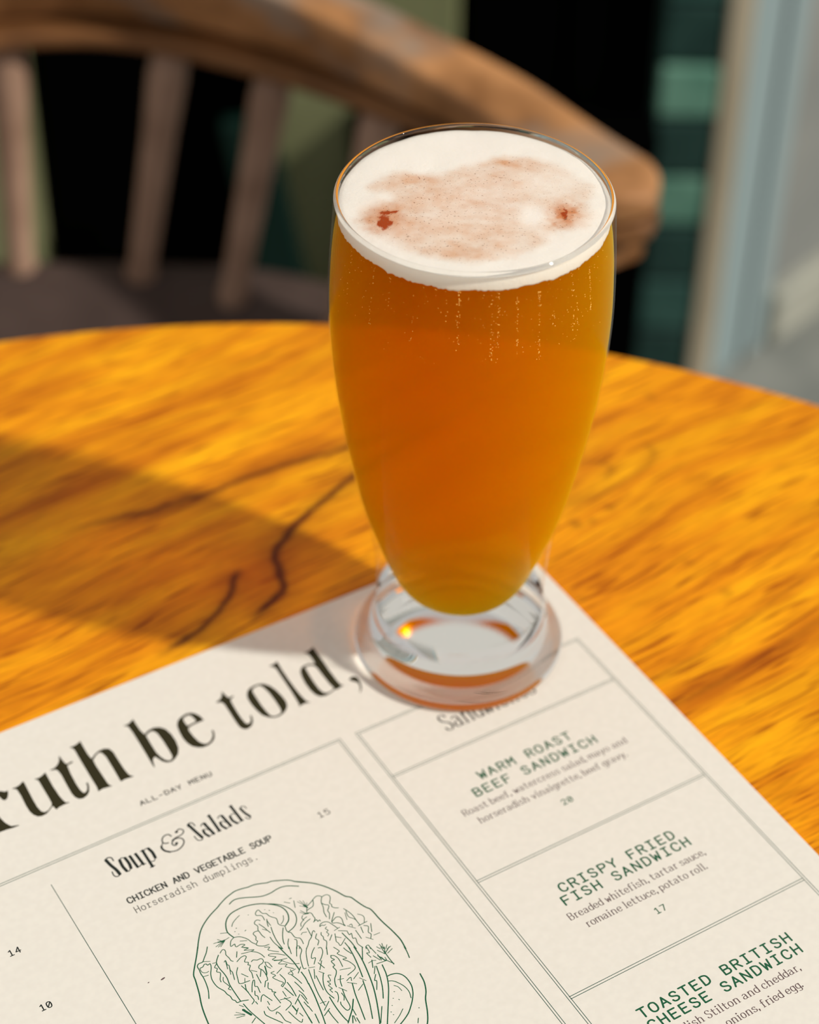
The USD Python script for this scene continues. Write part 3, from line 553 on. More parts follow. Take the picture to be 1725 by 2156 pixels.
# line drawing of a plated salad
PLATE = [(29, '-17784,10878 -17649,10658 -17458,10393 -17294,10226 -17095,10079 -16869,9947 -16600,9824 -16471,9751 -16230,9638 -16011,9572 -15857,9542 -15639,9565 -15473,9603 -15272,9616 -15053,9684 -14899,9745 -14746,9765 -14539,9857 -14354,9946 -14239,10035 -14120,10160 -13830,10378'), (27, '-16235,9891 -16103,9834 -15961,9828 -15747,9901 -15545,9999 -15323,10101 -15158,10138 -14974,10141 -14771,10110 -14586,10113 -14391,10183 -14150,10341'), (29, '-16695,11050 -16740,10921 -16765,10775 -16718,10598 -16636,10440 -16510,10308 -16352,10224 -16154,10193 -15925,10194 -15679,10250 -15451,10340 -15230,10487 -15045,10656 -14948,10818 -14917,11015 -14960,11198 -15042,11327 -15191,11430'), (23, '-15224,10475 -15055,10590 -14905,10739 -14786,10944 -14738,11152 -14785,11361 -14900,11529 -15043,11621 -15237,11681'), (17, '-16179,10416 -16326,10477 -16475,10566 -16559,10662'), (17, '-15071,11073 -15124,11190 -15193,11267 -15279,11319'), (19, '-15623,10938 -15612,10811 -15640,10735 -15745,10673 -15738,10588 -15651,10521 -15598,10528 -15580,10623 -15552,10699 -15467,10755 -15437,10870 -15375,10967 -15306,11052 -15308,11140 -15343,11267 -15295,11368 -15220,11442 -15253,11584 -15240,11686 -15180,11744 -15167,11927 -15116,12001 -15053,12053 -15044,12160 -15064,12279'), (19, '-15748,10893 -15797,10835 -15875,10833 -15941,10912 -15904,11036 -15961,11164 -15957,11283 -15953,11403 -15920,11510'), (19, '-15988,11192 -16083,11179 -16150,11227 -16132,11355 -16185,11454 -16165,11524 -16253,11602 -16216,11682 -16081,11767 -15935,11791'), (19, '-15834,10990 -15764,11178 -15737,11297 -15698,11437'), (15, '-15837,11208 -15731,11330 -15698,11437'), (19, '-15554,10950 -15608,11080 -15642,11207'), (17, '-15572,10983 -15571,11117 -15563,11209'), (21, '-15585,11270 -15641,11500 -15675,11771 -15672,11975 -15668,12134'), (19, '-15784,11575 -15779,11796 -15730,11999 -15685,12124'), (21, '-15294,11472 -15427,11685 -15511,11868 -15548,12006'), (19, '-15349,11906 -15451,12049 -15513,12225'), (19, '-15209,12004 -15173,12083 -15316,12342'), (17, '-15255,12252 -15209,12293 -15248,12383'), (19, '-16695,11050 -16816,11109 -16896,11220 -16914,11296 -16788,11270 -16799,11335 -16782,11389 -16639,11373 -16542,11445 -16651,11481 -16514,11606'), (19, '-16695,11050 -16580,11089 -16482,11161 -16379,11309 -16329,11470 -16264,11581'), (15, '-16600,11257 -16420,11343'), (15, '-16815,10978 -16936,10994 -17045,10987 -17142,10871'), (15, '-16936,10994 -17305,10948'), (15, '-16988,11007 -17297,11083'), (15, '-16979,11012 -17242,11130'), (15, '-16970,11017 -17177,11155'), (15, '-16963,10721 -16788,10796'), (33, '-16993,11018 -17171,10970'), (21, '-16483,10781 -16469,10789'), (19, '-16576,10872 -16563,10880'), (17, '-16522,11006 -16509,11014'), (17, '-16306,11003 -16266,10989'), (15, '-15951,10527 -15938,10535'), (15, '-15443,10599 -15429,10608'), (17, '-15340,10690 -15323,10709'), (15, '-15276,10832 -15263,10840'), (15, '-14808,10647 -14678,10769'), (17, '-14618,10618 -14553,10627'), (17, '-14538,10747 -14628,10993'), (33, '-14171,10115 -13971,10264 -13743,10445 -13567,10635 -13435,10817 -13314,11019 -13247,11150 -13143,11378 -13022,11495 -12953,11702 -12884,11908 -12824,12048 -12752,12165 -12723,12317 -12705,12565 -12670,12822 -12613,13121 -12578,13376 -12561,13619 -12600,13955'), (12, '-14464,10836 -14315,11134'), (12, '-14392,10833 -14315,11134'), (12, '-14305,10885 -14315,11134'), (12, '-14246,11010 -14315,11134'), (12, '-14486,11002 -14328,11156'), (37, '-14369,11042 -14317,11178'), (17, '-14340,11179 -14440,11358'), (15, '-14547,11175 -14458,11347'), (12, '-14596,11221 -14464,11359'), (19, '-14546,11340 -14388,11389'), (19, '-14285,11122 -14098,11038 -13980,10972 -13880,10941 -13804,10971 -13761,11042 -13834,11149 -13876,11244 -13908,11405 -13979,11572 -13995,11681 -14001,11767'), (19, '-13753,11047 -13650,11032 -13571,11058 -13538,11144 -13577,11241 -13671,11366 -13648,11440 -13677,11512 -13622,11599 -13534,11651'), (19, '-14044,11024 -14094,11145 -14167,11222 -14283,11243 -14390,11268'), (19, '-13876,11244 -13823,11336 -13739,11416 -13769,11488 -13858,11584 -13865,11699 -13966,11876'), (19, '-14473,11353 -14376,11366 -14318,11430 -14322,11561 -14319,11638 -14386,11716 -14422,11739 -14309,11703 -14305,11779 -14237,11760 -14230,11809'), (19, '-14453,11588 -14560,11613 -14679,11660 -14792,11740 -14908,11804'), (17, '-14503,11469 -14609,11495 -14681,11541 -14774,11604 -14814,11698'), (17, '-14582,11363 -14649,11442 -14634,11539'), (19, '-13724,11738 -13841,11862 -13956,12001 -13784,11925 -13685,11954 -13653,12062 -13698,12242 -13693,12333 -13759,12206 -13844,12111 -13955,12060 -13962,12012'), (19, '-13418,11755 -13356,11912 -13311,12117 -13314,12323 -13307,12533'), (17, '-13396,11858 -13438,12012 -13430,12120 -13351,12226 -13305,12328'), (15, '-13460,11909 -13535,12161'), (17, '-13163,12145 -13078,12240 -13062,12353 -13152,12507'), (17, '-13363,12529 -13063,12515'), (19, '-14347,11975 -14286,11908 -14162,11893 -14057,11955 -13997,12094 -13928,12297'), (17, '-14338,11980 -14270,11962 -14224,12004 -14162,11996'), (15, '-14058,12322 -13857,12295'), (17, '-13954,12384 -13736,12528'), (17, '-14180,12089 -14245,12123 -14207,12219 -14273,12253 -14258,12350 -14321,12400'), (15, '-13641,12364 -13477,12564'), (17, '-13576,12373 -13505,12371 -13524,12463'), (19, '-13515,12630 -13516,12790 -13520,12977'), (19, '-13322,12598 -13369,12819'), (19, '-13218,12600 -13125,12700 -13227,12874 -13196,12980 -13287,13115'), (19, '-13006,12638 -13134,12914'), (15, '-13146,13053 -12954,13065'), (15, '-13383,13000 -13243,13179'), (19, '-14692,11829 -14727,12159'), (15, '-14961,11962 -14890,11916 -14774,11956'), (19, '-14567,12079 -14577,12015 -14648,12060 -14739,12181 -14873,12276 -14971,12391 -15080,12483'), (19, '-14554,12159 -14660,12286 -14626,12408 -14731,12534'), (19, '-14417,12182 -14461,12259 -14446,12355 -14478,12452 -14446,12558 -14582,12778'), (25, '-13903,12517 -13872,12725 -13839,12948 -13836,13221'), (23, '-14009,12861 -13990,13129'), (19, '-13748,12550 -13753,12679 -13676,12666 -13729,12838 -13660,12879 -13705,13056 -13691,13151 -13649,13277'), (19, '-14193,12418 -14344,12561'), (19, '-14097,12431 -14205,12701'), (17, '-14136,12539 -14012,12647'), (17, '-13919,12726 -14161,12886 -14178,12775 -14205,12701'), (19, '-13587,13369 -13553,13291 -13468,13284 -13475,13435'), (17, '-13180,13426 -13149,13629'), (17, '-13101,13429 -13144,13620'), (17, '-13293,13460 -13235,13578'), (17, '-12997,13549 -13098,13659'), (17, '-12928,13647 -13063,13680'), (31, '-17752,10817 -17913,11067 -18111,11348 -18299,11632 -18344,11830 -18403,12075 -18472,12339 -18570,12639 -18640,12926 -18707,13331 -18744,13675 -18764,14090'), (23, '-17513,10959 -17629,11121 -17770,11266 -17879,11372 -18001,11371 -18079,11438 -18089,11588 -18110,11716 -18109,11886 -18140,12119 -18199,12363 -18305,12604'), (15, '-17874,11361 -17681,11461'), (21, '-18039,11533 -17949,11529 -17876,11473 -17819,11493 -17802,11546 -17720,11538 -17756,11672 -17876,11883 -17933,12102 -17915,12365 -17813,12592 -17795,12727 -17750,12851 -17749,12976 -17698,13047 -17681,13140 -17576,13148 -17369,13215'), (15, '-18050,11554 -18060,11661 -18013,11740 -17936,11763 -17877,11756'), (15, '-18101,11848 -17946,11870'), (23, '-17375,11386 -17508,11535 -17553,11623 -17564,11815 -17535,12058 -17537,12254 -17578,12481 -17583,12784 -17576,13148'), (15, '-17655,11562 -17559,11591'), (19, '-17573,11639 -17671,11723 -17620,11795 -17687,11883 -17617,11981 -17725,12170 -17744,12270'), (17, '-17616,12150 -17674,12284 -17629,12451 -17611,12545 -17678,12588 -17628,12660'), (19, '-17298,11346 -17196,11277 -17138,11297 -17139,11383 -17181,11487 -17156,11630 -17150,11748 -17110,11800'), (19, '-17343,11690 -17287,11667 -17312,11823 -17281,11869 -17326,12041 -17309,12136 -17376,12391'), (19, '-17292,11678 -17371,11957'), (17, '-17295,11918 -17385,12175'), (21, '-16856,11550 -16957,11720'), (19, '-17022,11866 -16860,11792 -16746,11788 -16712,11851 -16835,11978 -16753,12055 -16802,12126 -16754,12182 -16848,12297 -16845,12439 -16897,12619'), (15, '-16817,12343 -16695,12472'), (19, '-16665,12079 -16593,12050 -16491,12111 -16382,12118 -16346,12197 -16401,12278 -16532,12314 -16587,12395 -16528,12515 -16524,12715 -16571,12884 -16644,12896 -16752,13055'), (29, '-16408,12416 -16469,12634 -16516,12720'), (17, '-16347,12282 -16265,12359 -16241,12544'), (17, '-16338,12287 -16357,12446 -16298,12566'), (19, '-16559,12468 -16691,12672'), (19, '-17102,12060 -17218,12218 -17286,12431 -17308,12599 -17021,12644'), (15, '-17100,12499 -17162,12616'), (17, '-17111,12310 -17001,12501'), (19, '-16750,12552 -16767,12710 -16782,12884'), (19, '-17308,12683 -17258,12922 -17241,13181 -17238,13321 -17344,13395'), (21, '-17193,12696 -17252,12870 -17246,12984'), (19, '-17148,13028 -17041,12828 -16937,12694 -16903,12714 -16985,12889 -16932,12934 -16938,13028 -16961,13154'), (19, '-17064,13037 -17123,13168 -17081,13234 -17112,13354'), (19, '-17221,13372 -17210,13475'), (19, '-17087,13451 -17006,13321 -16925,13272 -16894,13318'), (19, '-16891,13334 -16802,13579'), (19, '-16599,12978 -16691,13147 -16629,13239 -16647,13313 -16574,13383 -16650,13421 -16633,13777'), (17, '-16923,13536 -16929,13669'), (17, '-17012,13702 -17013,13825 -16963,13895 -16851,13893 -16692,13865'), (21, '-17168,13787 -17191,13910 -17130,14041 -17025,14212 -16908,14401'), (19, '-16921,14043 -16871,13991 -16824,14087 -16814,14229 -16803,14371 -16708,14519'), (23, '-17553,13271 -17519,13538 -17451,13823 -17372,14125 -17296,14429'), (15, '-17670,13243 -17597,13354'), (19, '-17482,13859 -17646,13962'), (54, '-17655,13443 -17540,13702'), (15, '-17945,13475 -17690,13613'), (12, '-17868,13412 -17685,13603'), (15, '-17939,13587 -17707,13644'), (25, '-17624,13448 -17579,13611'), (17, '-16670,11474 -16510,11598 -16653,11613 -16402,11734 -16540,11738 -16780,11682'), (19, '-16500,11748 -16363,11872 -16296,11998 -16265,12130'), (17, '-16095,11815 -15967,11891 -16048,11958 -15821,12165'), (17, '-15718,12370 -15908,12200 -16085,12109 -16131,12153 -15978,12287 -16110,12323 -15945,12435 -15728,12492'), (17, '-16085,12380 -15883,12486 -16027,12543 -15828,12675 -15904,12730 -15735,12915'), (15, '-15878,12518 -15703,12735 -15510,12836'), (27, '-15738,12013 -15680,12363 -15628,12680 -15617,13028'), (19, '-15535,12963 -15701,13119'), (19, '-15480,12165 -15540,12418'), (19, '-15292,12277 -15450,12572'), (19, '-15206,12328 -15223,12462 -15353,12615 -15420,12775 -15491,13046 -15423,13086'), (19, '-15046,12452 -15148,12593 -15266,12866 -15328,13057'), (17, '-16026,12728 -16232,12817'), (17, '-16265,12713 -16371,12721 -16301,12861 -16403,12885 -16312,13065 -16228,13199 -16325,13253 -16314,13315'), (19, '-16174,12894 -16143,13166 -16314,13315'), (15, '-15837,12897 -15852,13086 -15953,12983 -15698,12951'), (19, '-15902,13056 -15832,13294 -15792,13486'), (19, '-15938,13343 -15898,13535 -15875,13757'), (21, '-16129,13244 -16118,13488 -16141,13793'), (21, '-16281,13377 -16197,13732'), (19, '-15982,13666 -15936,13846 -15933,14041'), (19, '-15998,13836 -15969,14185'), (19, '-16046,14084 -16026,14288'), (25, '-15607,13132 -15605,13373 -15635,13607'), (17, '-16389,13452 -16390,13659'), (15, '-16598,13673 -16307,13750'), (19, '-16455,13675 -16379,13941 -16626,14068'), (19, '-16020,13796 -16298,14016'), (29, '-16394,14028 -16376,14258'), (19, '-16292,14185 -16444,14340'), (23, '-16151,13911 -16172,14229 -16190,14600'), (19, '-16582,14149 -16526,14427 -16449,14649 -16365,14577'), (17, '-16338,14349 -16306,14490'), (21, '-15387,13164 -15475,13562 -15563,14039 -15594,14490'), (27, '-15623,13586 -15676,14000 -15756,14421 -15822,14737 -15887,15008 -15953,15281'), (19, '-14858,12564 -15015,12701 -15113,12857 -15013,12902 -15156,13074'), (19, '-14769,12631 -14695,12661 -14713,12794 -14815,12934 -14957,13064'), (21, '-14545,12721 -14654,12973'), (15, '-15357,13111 -15186,13170'), (19, '-15245,13234 -15385,13531'), (19, '-15307,13465 -15341,13726 -15372,14000'), (19, '-15029,13092 -14966,13343'), (19, '-14908,13079 -15107,13330'), (15, '-15162,13368 -15062,13512'), (21, '-15082,13487 -15209,13692 -15294,13921 -15316,14159 -15253,14404'), (17, '-14931,13661 -15005,13631 -15035,13824 -15123,13799 -15095,13928 -15169,13940 -15130,14089 -15206,14085 -15186,14208'), (19, '-14595,13050 -14498,13122 -14457,13290 -14491,13568'), (21, '-14593,13066 -14621,13135 -14574,13234 -14681,13242 -14663,13410 -14736,13437 -14719,13589 -14792,13715 -14898,13821 -14973,13972 -14999,14097'), (19, '-14371,12838 -14301,13038 -14393,13098 -14245,13359 -14355,13351 -14233,13537 -14201,13797 -14515,13907'), (15, '-14620,13634 -14320,13727'), (17, '-14204,13980 -14438,14108'), (21, '-14134,13008 -14109,13124 -14045,13291'), (27, '-13996,13047 -14024,13375 -14090,13764 -14181,14176'), (29, '-13858,13128 -13870,13466 -13904,13761 -13982,14168 -14096,14633 -14266,15114 -14499,15659 -14566,15792 -14695,16029'), (23, '-13652,13251 -13868,13640'), (15, '-14276,14162 -14164,14341'), (25, '-14240,14296 -14337,14657 -14482,15096 -14665,15560'), (17, '-14301,14400 -14519,14521'), (15, '-14651,14122 -14447,14299'), (25, '-14550,14223 -14667,14600 -14764,15038 -14866,15482'), (17, '-14638,14060 -14484,14010 -14519,14130'), (21, '-14700,13812 -14798,13964 -14852,14156'), (15, '-14839,13898 -14678,13952'), (15, '-14952,14153 -14817,14371'), (21, '-14891,14244 -14962,14563 -15006,14894 -15141,14951 -15186,14718 -15158,14611'), (19, '-15110,14212 -15080,14299 -15138,14458 -15225,14571'), (19, '-14979,14358 -14980,14497 -15045,14610'), (25, '-15344,14308 -15361,14711 -15346,15074 -15306,15315'), (29, '-14801,14714 -14992,14985 -15191,15193 -15330,15338'), (21, '-14983,14990 -15006,15222'), (25, '-15101,15193 -15214,15407'), (19, '-15076,15208 -15111,15404'), (23, '-15036,15313 -15048,15506'), (19, '-15431,14421 -15692,14624'), (19, '-15537,14647 -15784,14787'), (15, '-15676,14359 -15499,14382'), (21, '-15600,14678 -15596,14926 -15571,15195'), (23, '-15980,14602 -16028,14924'), (19, '-16012,14282 -16001,14481'), (29, '-16190,14600 -16202,14820'), (27, '-13481,14097 -13553,14451 -13700,14812 -13932,15202 -14383,15901 -14529,16127'), (25, '-13651,14053 -13755,14443 -13893,14810 -14052,15117'), (19, '-13685,14033 -13838,14253'), (21, '-13816,14294 -13946,14456 -13908,14507 -14060,14766'), (23, '-13650,13798 -13761,14045'), (15, '-13791,13842 -13645,13829 -13553,13869'), (19, '-13549,13312 -13572,13529 -13653,13509 -13625,13698'), (19, '-13463,13363 -13428,13657'), (19, '-13540,13691 -13445,13919'), (19, '-13413,13709 -13410,13940'), (29, '-13421,13762 -13320,14021'), (19, '-13599,13985 -13344,14022'), (19, '-13360,13855 -13342,13980'), (17, '-13275,13906 -13286,14042'), (23, '-13186,13757 -13191,13998 -13179,14248'), (19, '-13337,13582 -13212,13800'), (21, '-13188,13526 -13199,13779'), (21, '-13102,13577 -13186,13757'), (21, '-12982,13648 -13169,13768'), (17, '-12937,13747 -13131,13819'), (19, '-13308,14000 -13166,14227'), (27, '-13559,14518 -13434,14521 -13280,14571 -13169,14693 -13119,14877 -13130,15123 -13212,15353 -13357,15571 -13554,15784 -13743,15945 -14043,16104 -14295,16186'), (19, '-13628,14673 -13501,14748 -13392,14911 -13319,15094 -13305,15298 -13366,15511'), (15, '-13565,14893 -13488,14994 -13463,15162'), (19, '-13674,15078 -13660,15086'), (19, '-13693,15377 -13687,15397'), (15, '-13815,15258 -13802,15266'), (17, '-13968,15456 -13955,15464'), (17, '-14108,15633 -14095,15641'), (17, '-14098,15748 -14085,15756'), (19, '-13360,15913 -13345,15922'), (17, '-13763,15715 -13968,15866 -14209,16005'), (21, '-14231,15341 -14541,15807'), (19, '-13552,16209 -13644,16341'), (25, '-12604,13873 -12625,14062 -12674,14277'), (31, '-12708,14924 -12758,15232 -12879,15523 -13038,15761 -13206,16128 -13382,16432 -13602,16679')]
printed("plate_drawing", pen(PLATE), m_green, "green line drawing of a plate of salad")
fl = [(-191.2, -113.2, 0.75, 0.24), (-195.3, -112.3, 0.28, 0.15)]
printed("fleck", unary_union([affinity.rotate(affinity.scale(Point(x, y).buffer(1), a, b), 12) for x, y, a, b in fl]), m_plum)

# ------------------------------------------------------------------ glass of beer
GX, GY, GZ = 0.01695, 0.51817, TABLE_Z + 0.0006               # stands on the menu card
OUT = [(0, 1.6), (18, 1.5), (27, 0.7), (31.0, 0.05), (32.6, 0.0), (34.0, 0.7), (34.75, 2.2), (34.6, 4.0), (33.2, 6.4), (31.0, 9.2), (29.3, 12.0), (28.3, 15.5), (27.8, 20), (27.6, 26), (27.6, 31), (28.0, 37), (29.4, 49.7),
       (32.5, 63.2), (35.7, 78.9), (38.35, 94.2), (40.3, 109.1), (41.55, 123.5), (42.1, 137.4), (41.75, 151), (41.1, 161), (40.55, 168.5), (40.25, 172.4), (40.05, 173.9), (39.6, 174.6), (39.1, 174.74), (38.7, 174.5), (38.45, 173.6)]
IN_TOP = [(38.55, 172.0), (38.95, 169.2)]
WET = 169.2
CAV = [(0, 24.6), (8, 24.8), (13.5, 25.8), (17.6, 27.7), (20.2, 30.4), (22.2, 33.8), (23.9, 38.0), (25.3, 42.0), (27.2, 47.5), (31.7, 62.4), (35.2, 78.6), (37.95, 94.0), (39.95, 109.0), (41.2, 123.5), (41.7, 137.4), (41.2, 151), (40.3, 161), (38.95, 169.2)]
def smooth_profile(pts, n=5):
    p = catmull(np.array(pts, float), n)
    p[:, 0] = np.maximum(p[:, 0], 0)
    p[0, 0] = 1e-4
    return p / 1000
# where the wall is thin it is a clear pane; the thick foot refracts as solid glass
def by_height(lo, hi):
    return {"t": ("texture_coordinate", {}), "sx": ("separate_xyz", {}), "h": ("map_range", {"range_type": "smoothstep", "from_min": lo, "from_max": hi})}, [("t.object", "sx.vector"), ("sx.z", "h.value")]
n1, l1 = by_height(0.0185, 0.0232)
n1["h2"] = ("map_range", {"range_type": "smoothstep", "from_min": 0.1736, "from_max": 0.1742}); n1["hh"] = ("math", {"math_type": "subtract", "use_clamp": True})
l1 += [("sx.z", "h2.value"), ("h.result", "hh.value1"), ("h2.result", "hh.value2")]
m_glass = mat("clear_glass", {**n1, "lw": ("layer_weight", {"blend": 0.5}), "pw": ("math", {"math_type": "power", "value2": 9.0}), "f": ("math", {"math_type": "multiply_add", "value2": 0.5, "value3": 0.0004}), "tr": ("transparent_bsdf", {"color": (0.985, 0.99, 0.98)}), "gl": ("glossy_bsdf", {"color": (1, 1, 1), "roughness": 0.04}), "pane": ("mix_closure", {}),
                              "g": ("glass_bsdf", {"color": (1, 1, 1), "roughness": 0.0, "IOR": 1.5}), "mx": ("mix_closure", {})},
              l1 + [("lw.facing", "pw.value1"), ("pw.value", "f.value1"), ("f.value", "pane.fac"), ("tr.BSDF", "pane.closure1"), ("gl.BSDF", "pane.closure2"), ("hh.value", "mx.fac"), ("g.BSDF", "mx.closure1"), ("pane.closure", "mx.closure2")], "mx.closure")
m_beer = mat("hazy_amber_beer", {
    "p": ("principled_bsdf", {"base_color": (0.70, 0.172, 0.0008), "roughness": 0.5, "specular_ior_level": 0.0, "subsurface_weight": 1.0, "subsurface_scale": 0.022, "subsurface_radius": (1.0, 0.45, 0.06), "subsurface_anisotropy": 0.4}),
    "r": ("refraction_bsdf", {"color": (0.90, 0.47, 0.03), "roughness": 0.55, "IOR": 1.12}), "t": ("transparent_bsdf", {"color": (0.98, 0.54, 0.05)}), "m1": ("mix_closure", {"fac": 0.27}), "mx": ("mix_closure", {"fac": 0.47})},
    [("r.BSDF", "m1.closure2"), ("t.BSDF", "m1.closure1"), ("p.BSDF", "mx.closure1"), ("m1.closure", "mx.closure2")], "mx.closure")
glass = thing("beer_glass", "tall curved beer glass with heavy clear foot standing on the corner of the menu", "glass", loc=(GX, GY, GZ))
cav = smooth_profile(CAV)
put("glass_body", lathe(np.vstack([smooth_profile(OUT), np.array(IN_TOP)[:1] / 1000, cav[::-1]]), 192), m_glass, glass, smooth=50)
beer = thing("beer", "hazy amber beer with a white foam head filling the tall glass", "beer", loc=(GX, GY, GZ))
liq = cav[:-1] + np.array([0.0, 0.0]); liq[:, 0] = np.maximum(liq[:, 0] - 0.00012, 1e-4); liq[:, 1] += 0.00012 * np.exp(-liq[:, 0] / 0.015)
put("liquid", lathe(np.vstack([liq, [(0.0388, 0.1691), (0.02, 0.1691), (1e-4, 0.1691)]]), 192), m_beer, beer, smooth=50)

# foam head: a domed, stained top and a ragged lower rim against the glass
m_foam = mat("beer_foam", {
    "t": ("texture_coordinate", {}), "n": ("noise_texture", {"scale": 900.0, "detail": 3.0}), "n2": ("noise_texture", {"scale": 260.0, "detail": 4.0}),
    "st": ("attribute", {"attribute": "stain"}), "sp": ("separate_color", {"color_type": "rgb"}),
    "vor": ("noise_texture", {"scale": 1500.0, "detail": 1.0}), "spk": ("rgb_ramp", {"ramp": [(0.66, (0, 0, 0)), (0.72, (1, 1, 1))]}), "spm": ("math", {"math_type": "multiply"}),
    "var": ("math", {"math_type": "multiply_add", "value2": 1.0, "value3": 0.5}), "amt": ("math", {"math_type": "multiply", "use_clamp": True}),
    "c1": ("mix_color", {"a": (0.90, 0.84, 0.74), "b": (0.66, 0.36, 0.21)}), "c2": ("mix_color", {"b": (0.50, 0.13, 0.012)}), "c3": ("mix_color", {"b": (0.34, 0.045, 0.002)}), "c4": ("mix_color", {"b": (0.22, 0.10, 0.05)}),
    "b": ("bump", {"strength": 0.25, "distance": 0.0004}),
    "p": ("principled_bsdf", {"roughness": 0.65, "specular_ior_level": 0.25, "subsurface_weight": 0.30, "subsurface_scale": 0.002, "subsurface_radius": (1.0, 0.8, 0.6)})},
    [("t.object", "n.vector"), ("t.object", "n2.vector"), ("t.object", "vor.vector"), ("vor.fac", "spk.fac"), ("st.color", "sp.color"), ("spk.color", "spm.value1"), ("sp.r", "spm.value2"),
     ("n2.fac", "var.value1"), ("var.value", "amt.value1"), ("sp.r", "amt.value2"), ("amt.value", "c1.fac"), ("c1.result", "c2.a"), ("sp.g", "c2.fac"), ("c2.result", "c3.a"), ("sp.b", "c3.fac"),
     ("c3.result", "c4.a"), ("spm.value", "c4.fac"), ("c4.result", "p.base_color"), ("n.fac", "b.height"), ("b.normal", "p.normal")], "p.BSDF")
NA, RT = 360, 0.03872
fa = np.arange(NA) * 2 * np.pi / NA
rr = np.linspace(0.0002, 1.0, 110)
rows_v, rows_s = [], []
def foam_z(x, y, fr):
    p = np.stack([x * 90, y * 90, np.zeros_like(x)], -1)
    return 0.1729 + 0.0006 * (1 - fr ** 2) + 0.0007 * (meshkit.fbm(p, 3, 3) - 0.5) - 0.0003 * np.exp(-((1 - fr) / 0.02) ** 2)
PATCH = Polygon(catmull(np.array([(-30, 5.5), (-23.6, 11.5), (-15.3, 14.2), (-7, 15.8), (0.4, 20.7), (7.2, 24.4), (13.9, 23.2), (21, 21.5), (29, 16), (33, 8), (33.5, -2), (31, -11), (25, -15), (20, -18.5), (17.5, -24), (6.1, -30.2), (-4.5, -32.8), (-15, -28.5), (-24.7, -21), (-31.8, -14.5), (-33, -8.5), (-29, -4), (-23, -2), (-25, 1), (-30, 3)]), 6, True))
def stain(x, y):
    """r: brown dust, g: darker ring, b: wet core; x, y in mm."""
    p = np.stack([x * 0.14, y * 0.14, np.zeros_like(x)], -1)
    wx = x + 5.0 * (meshkit.fbm(p, 3, 31) - 0.5); wy = y + 5.0 * (meshkit.fbm(p, 3, 37) - 0.5)
    import shapely
    pts = shapely.points(wx, wy)
    d = np.where(shapely.contains_xy(PATCH, wx, wy), 1, -1) * shapely.distance(pts, PATCH.boundary)
    t = np.clip((d + 2.0) / 5.5, 0, 1); base = t * t * (3 - 2 * t)
    base = base * (1 - 0.62 * np.exp(-(((x - 24) / 9) ** 2 + ((y - 7) / 9) ** 2)))
    base = base * (0.22 + 0.62 * meshkit.fbm(np.stack([x * 0.17, y * 0.25, np.ones_like(x)], -1), 4, 8))
    base += 0.34 * np.exp(-((wx + 17) ** 2 / 60 + (wy - 10.5) ** 2 / 5)) + 0.25 * np.exp(-((wx - 6) ** 2 / 30 + (wy - 20) ** 2 / 6))
    base += 0.16 * np.exp(-((wx + 3) ** 2 / 120 + (wy + 27) ** 2 / 14))
    base *= 1 - 0.95 * np.exp(-(((x - 16.2) / 4.6) ** 2 + ((y + 8.6) / 6.2) ** 2) ** 1.5)
    g = np.zeros_like(x); b = np.zeros_like(x)
    f2 = meshkit.fbm(np.stack([x * 0.5, y * 0.5, np.zeros_like(x)], -1), 3, 51) - 0.5
    for cx, cy, sx, sy, gs in ((-25.6, -10.8, 5.0, 7.0, 0.6), (25.3, -7.0, 3.0, 5.4, 0.8)):
        g = np.maximum(g, gs * np.exp(-(((x - cx + 5 * f2) / sx) ** 2 + ((y - cy + 5 * f2) / sy) ** 2)))
    f3 = meshkit.fbm(np.stack([x * 0.9, y * 0.7, np.zeros_like(x)], -1), 3, 77) - 0.5
    core = np.minimum(np.hypot((x + 25.2 + 2.5 * f3) / 1.8, (y + 12.6 + 3 * f3) / 3.6), np.hypot((x + 24.2) / 2.6, (y + 7.9 - 0.25 * (x + 24.2) + 2 * f3) / 0.9))
    core = np.minimum(core, np.hypot((x - 25.3 + 2 * f3) / 0.6, (y + 6.8 + 2 * f3) / 2.6))
    b = np.clip((1.12 - core) / 0.2, 0, 1)
    return np.stack([np.clip(base + 0.5 * g, 0, 1), g, b], -1)
for fr in rr:
    x, y = RT * fr * np.cos(fa), RT * fr * np.sin(fa)
    rows_v.append(np.stack([x, y, foam_z(x, y, fr)], 1)); rows_s.append(stain(x * 1000, y * 1000))
ang3 = np.stack([np.cos(fa) * 9, np.sin(fa) * 9, np.zeros(NA)], 1)
low = 0.16865 + 0.0011 * (meshkit.fbm(ang3, 3, 61) - 0.5) + 0.0009 * (meshkit.fbm(ang3 * 9, 2, 71) - 0.5)
inner = lambda z: np.interp(z, [0.161, 0.1692, 0.1720, 0.1736], [0.0403, 0.03895, 0.03855, 0.03845]) - 0.00004
for t in np.linspace(0, 1, 10)[1:]:
    z = 0.1726 * (1 - t) + low * t
    r = inner(z)
    rows_v.append(np.stack([r * np.cos(fa), r * np.sin(fa), z], 1)); rows_s.append(np.zeros((NA, 3)))
z = low + 0.0003
rows_v.append(np.stack([(inner(z) - 0.0012) * np.cos(fa), (inner(z) - 0.0012) * np.sin(fa), z], 1)); rows_s.append(np.zeros((NA, 3)))
rows_v.append(np.stack([0.0002 * np.cos(fa), 0.0002 * np.sin(fa), np.full(NA, 0.1692)], 1)); rows_s.append(np.zeros((NA, 3)))
fv = np.vstack(rows_v); nr = len(rows_v)
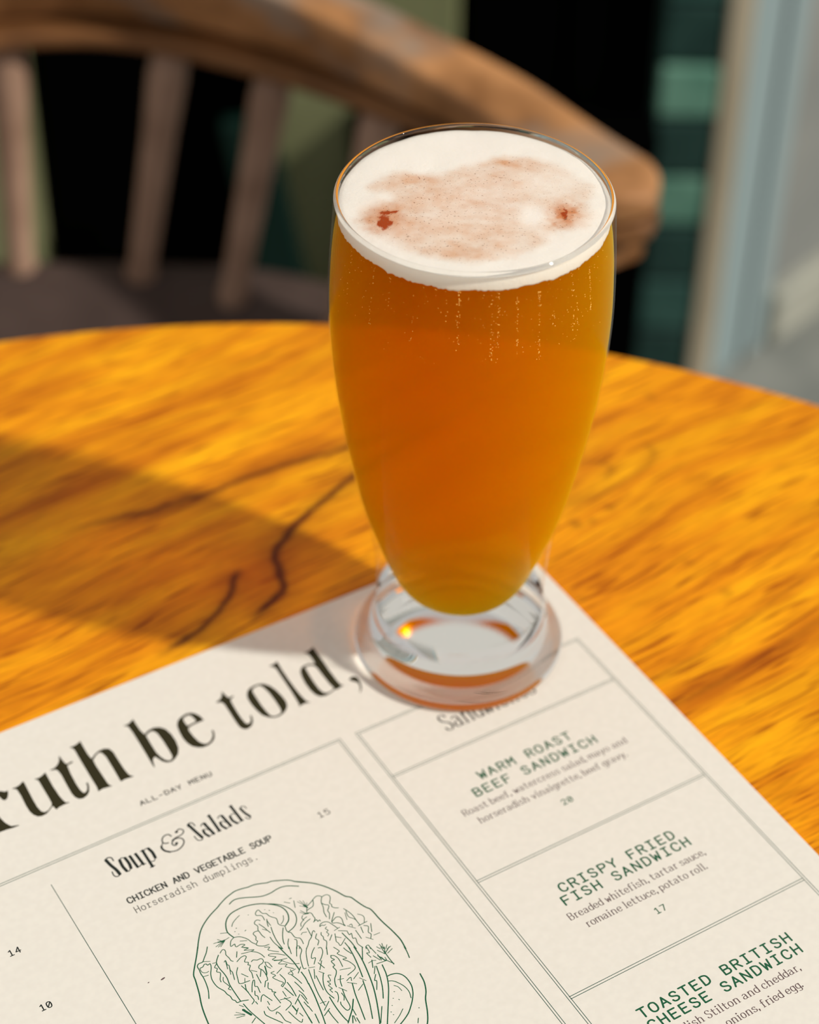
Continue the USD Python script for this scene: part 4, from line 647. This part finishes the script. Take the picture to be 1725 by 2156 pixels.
fi, fj = np.meshgrid(np.arange(nr - 1), np.arange(NA), indexing="ij")
qd = np.stack([fi * NA + fj, (fi + 1) * NA + fj, (fi + 1) * NA + (fj + 1) % NA, fi * NA + (fj + 1) % NA], -1).reshape(-1, 4)
ff = np.vstack([qd[:, [0, 1, 2]], qd[:, [0, 2, 3]], [[0, i, i + 1] for i in range(1, NA - 1)], [[(nr - 1) * NA, (nr - 1) * NA + i + 1, (nr - 1) * NA + i] for i in range(1, NA - 1)]])
fm = trimesh.Trimesh(fv, ff, process=False)
raw("foam_head", fv, ff, m_foam, beer, normals=np.array(fm.vertex_normals), primvars={"stain": np.vstack(rows_s)}, label="white foam stained with brown dust patches")

# rising bubbles clinging to the inside of the glass
m_bubble = plain("gold_bubble", (0.95, 0.50, 0.08), rough=0.15, spec=0.8)
STREAMS = [(-1.054, .1676, .1512, 7), (-0.786, .1676, .1490, 16), (-0.632, .1677, .1575, 9), (-0.435, .1583, .1477, 9), (-0.113, .1688, .1498, 42), (0.117, .1666, .1467, 26), (0.160, .1683, .1453, 34), (0.297, .1676, .1477, 30), (0.458, .1662, .1441, 44),
           (0.749, .1676, .1465, 24), (0.789, .1581, .1464, 12), (0.935, .1664, .1518, 34), (0.575, .1591, .1522, 8), (-0.200, .1660, .1569, 5)]
rb = np.random.default_rng(12)
wall_r = lambda z: np.interp(z, cav[:, 1], cav[:, 0])
bubs = []
def bubble(th, z, r):
    s = trimesh.creation.icosphere(1, r)
    R = wall_r(z) - 0.00013 - 0.2 * r
    s.apply_translation([R * math.sin(th), -R * math.cos(th), z]); bubs.append(s)
for th, z0, z1, n in STREAMS:
    for _ in range(n):
        t = rb.random() ** 1.15
        bubble(th + rb.normal(0, 0.006), z0 + (z1 - z0) * t, 0.00010 + 0.00010 * rb.random() ** 2)
for _ in range(190):
    bubble(rb.uniform(-1.2, 1.25), 0.1680 - 0.024 * rb.random() ** 1.4, 0.00007 + 0.00008 * rb.random() ** 2)
put("bubbles", trimesh.util.concatenate(bubs), m_bubble, beer, smooth=True, kind="stuff")
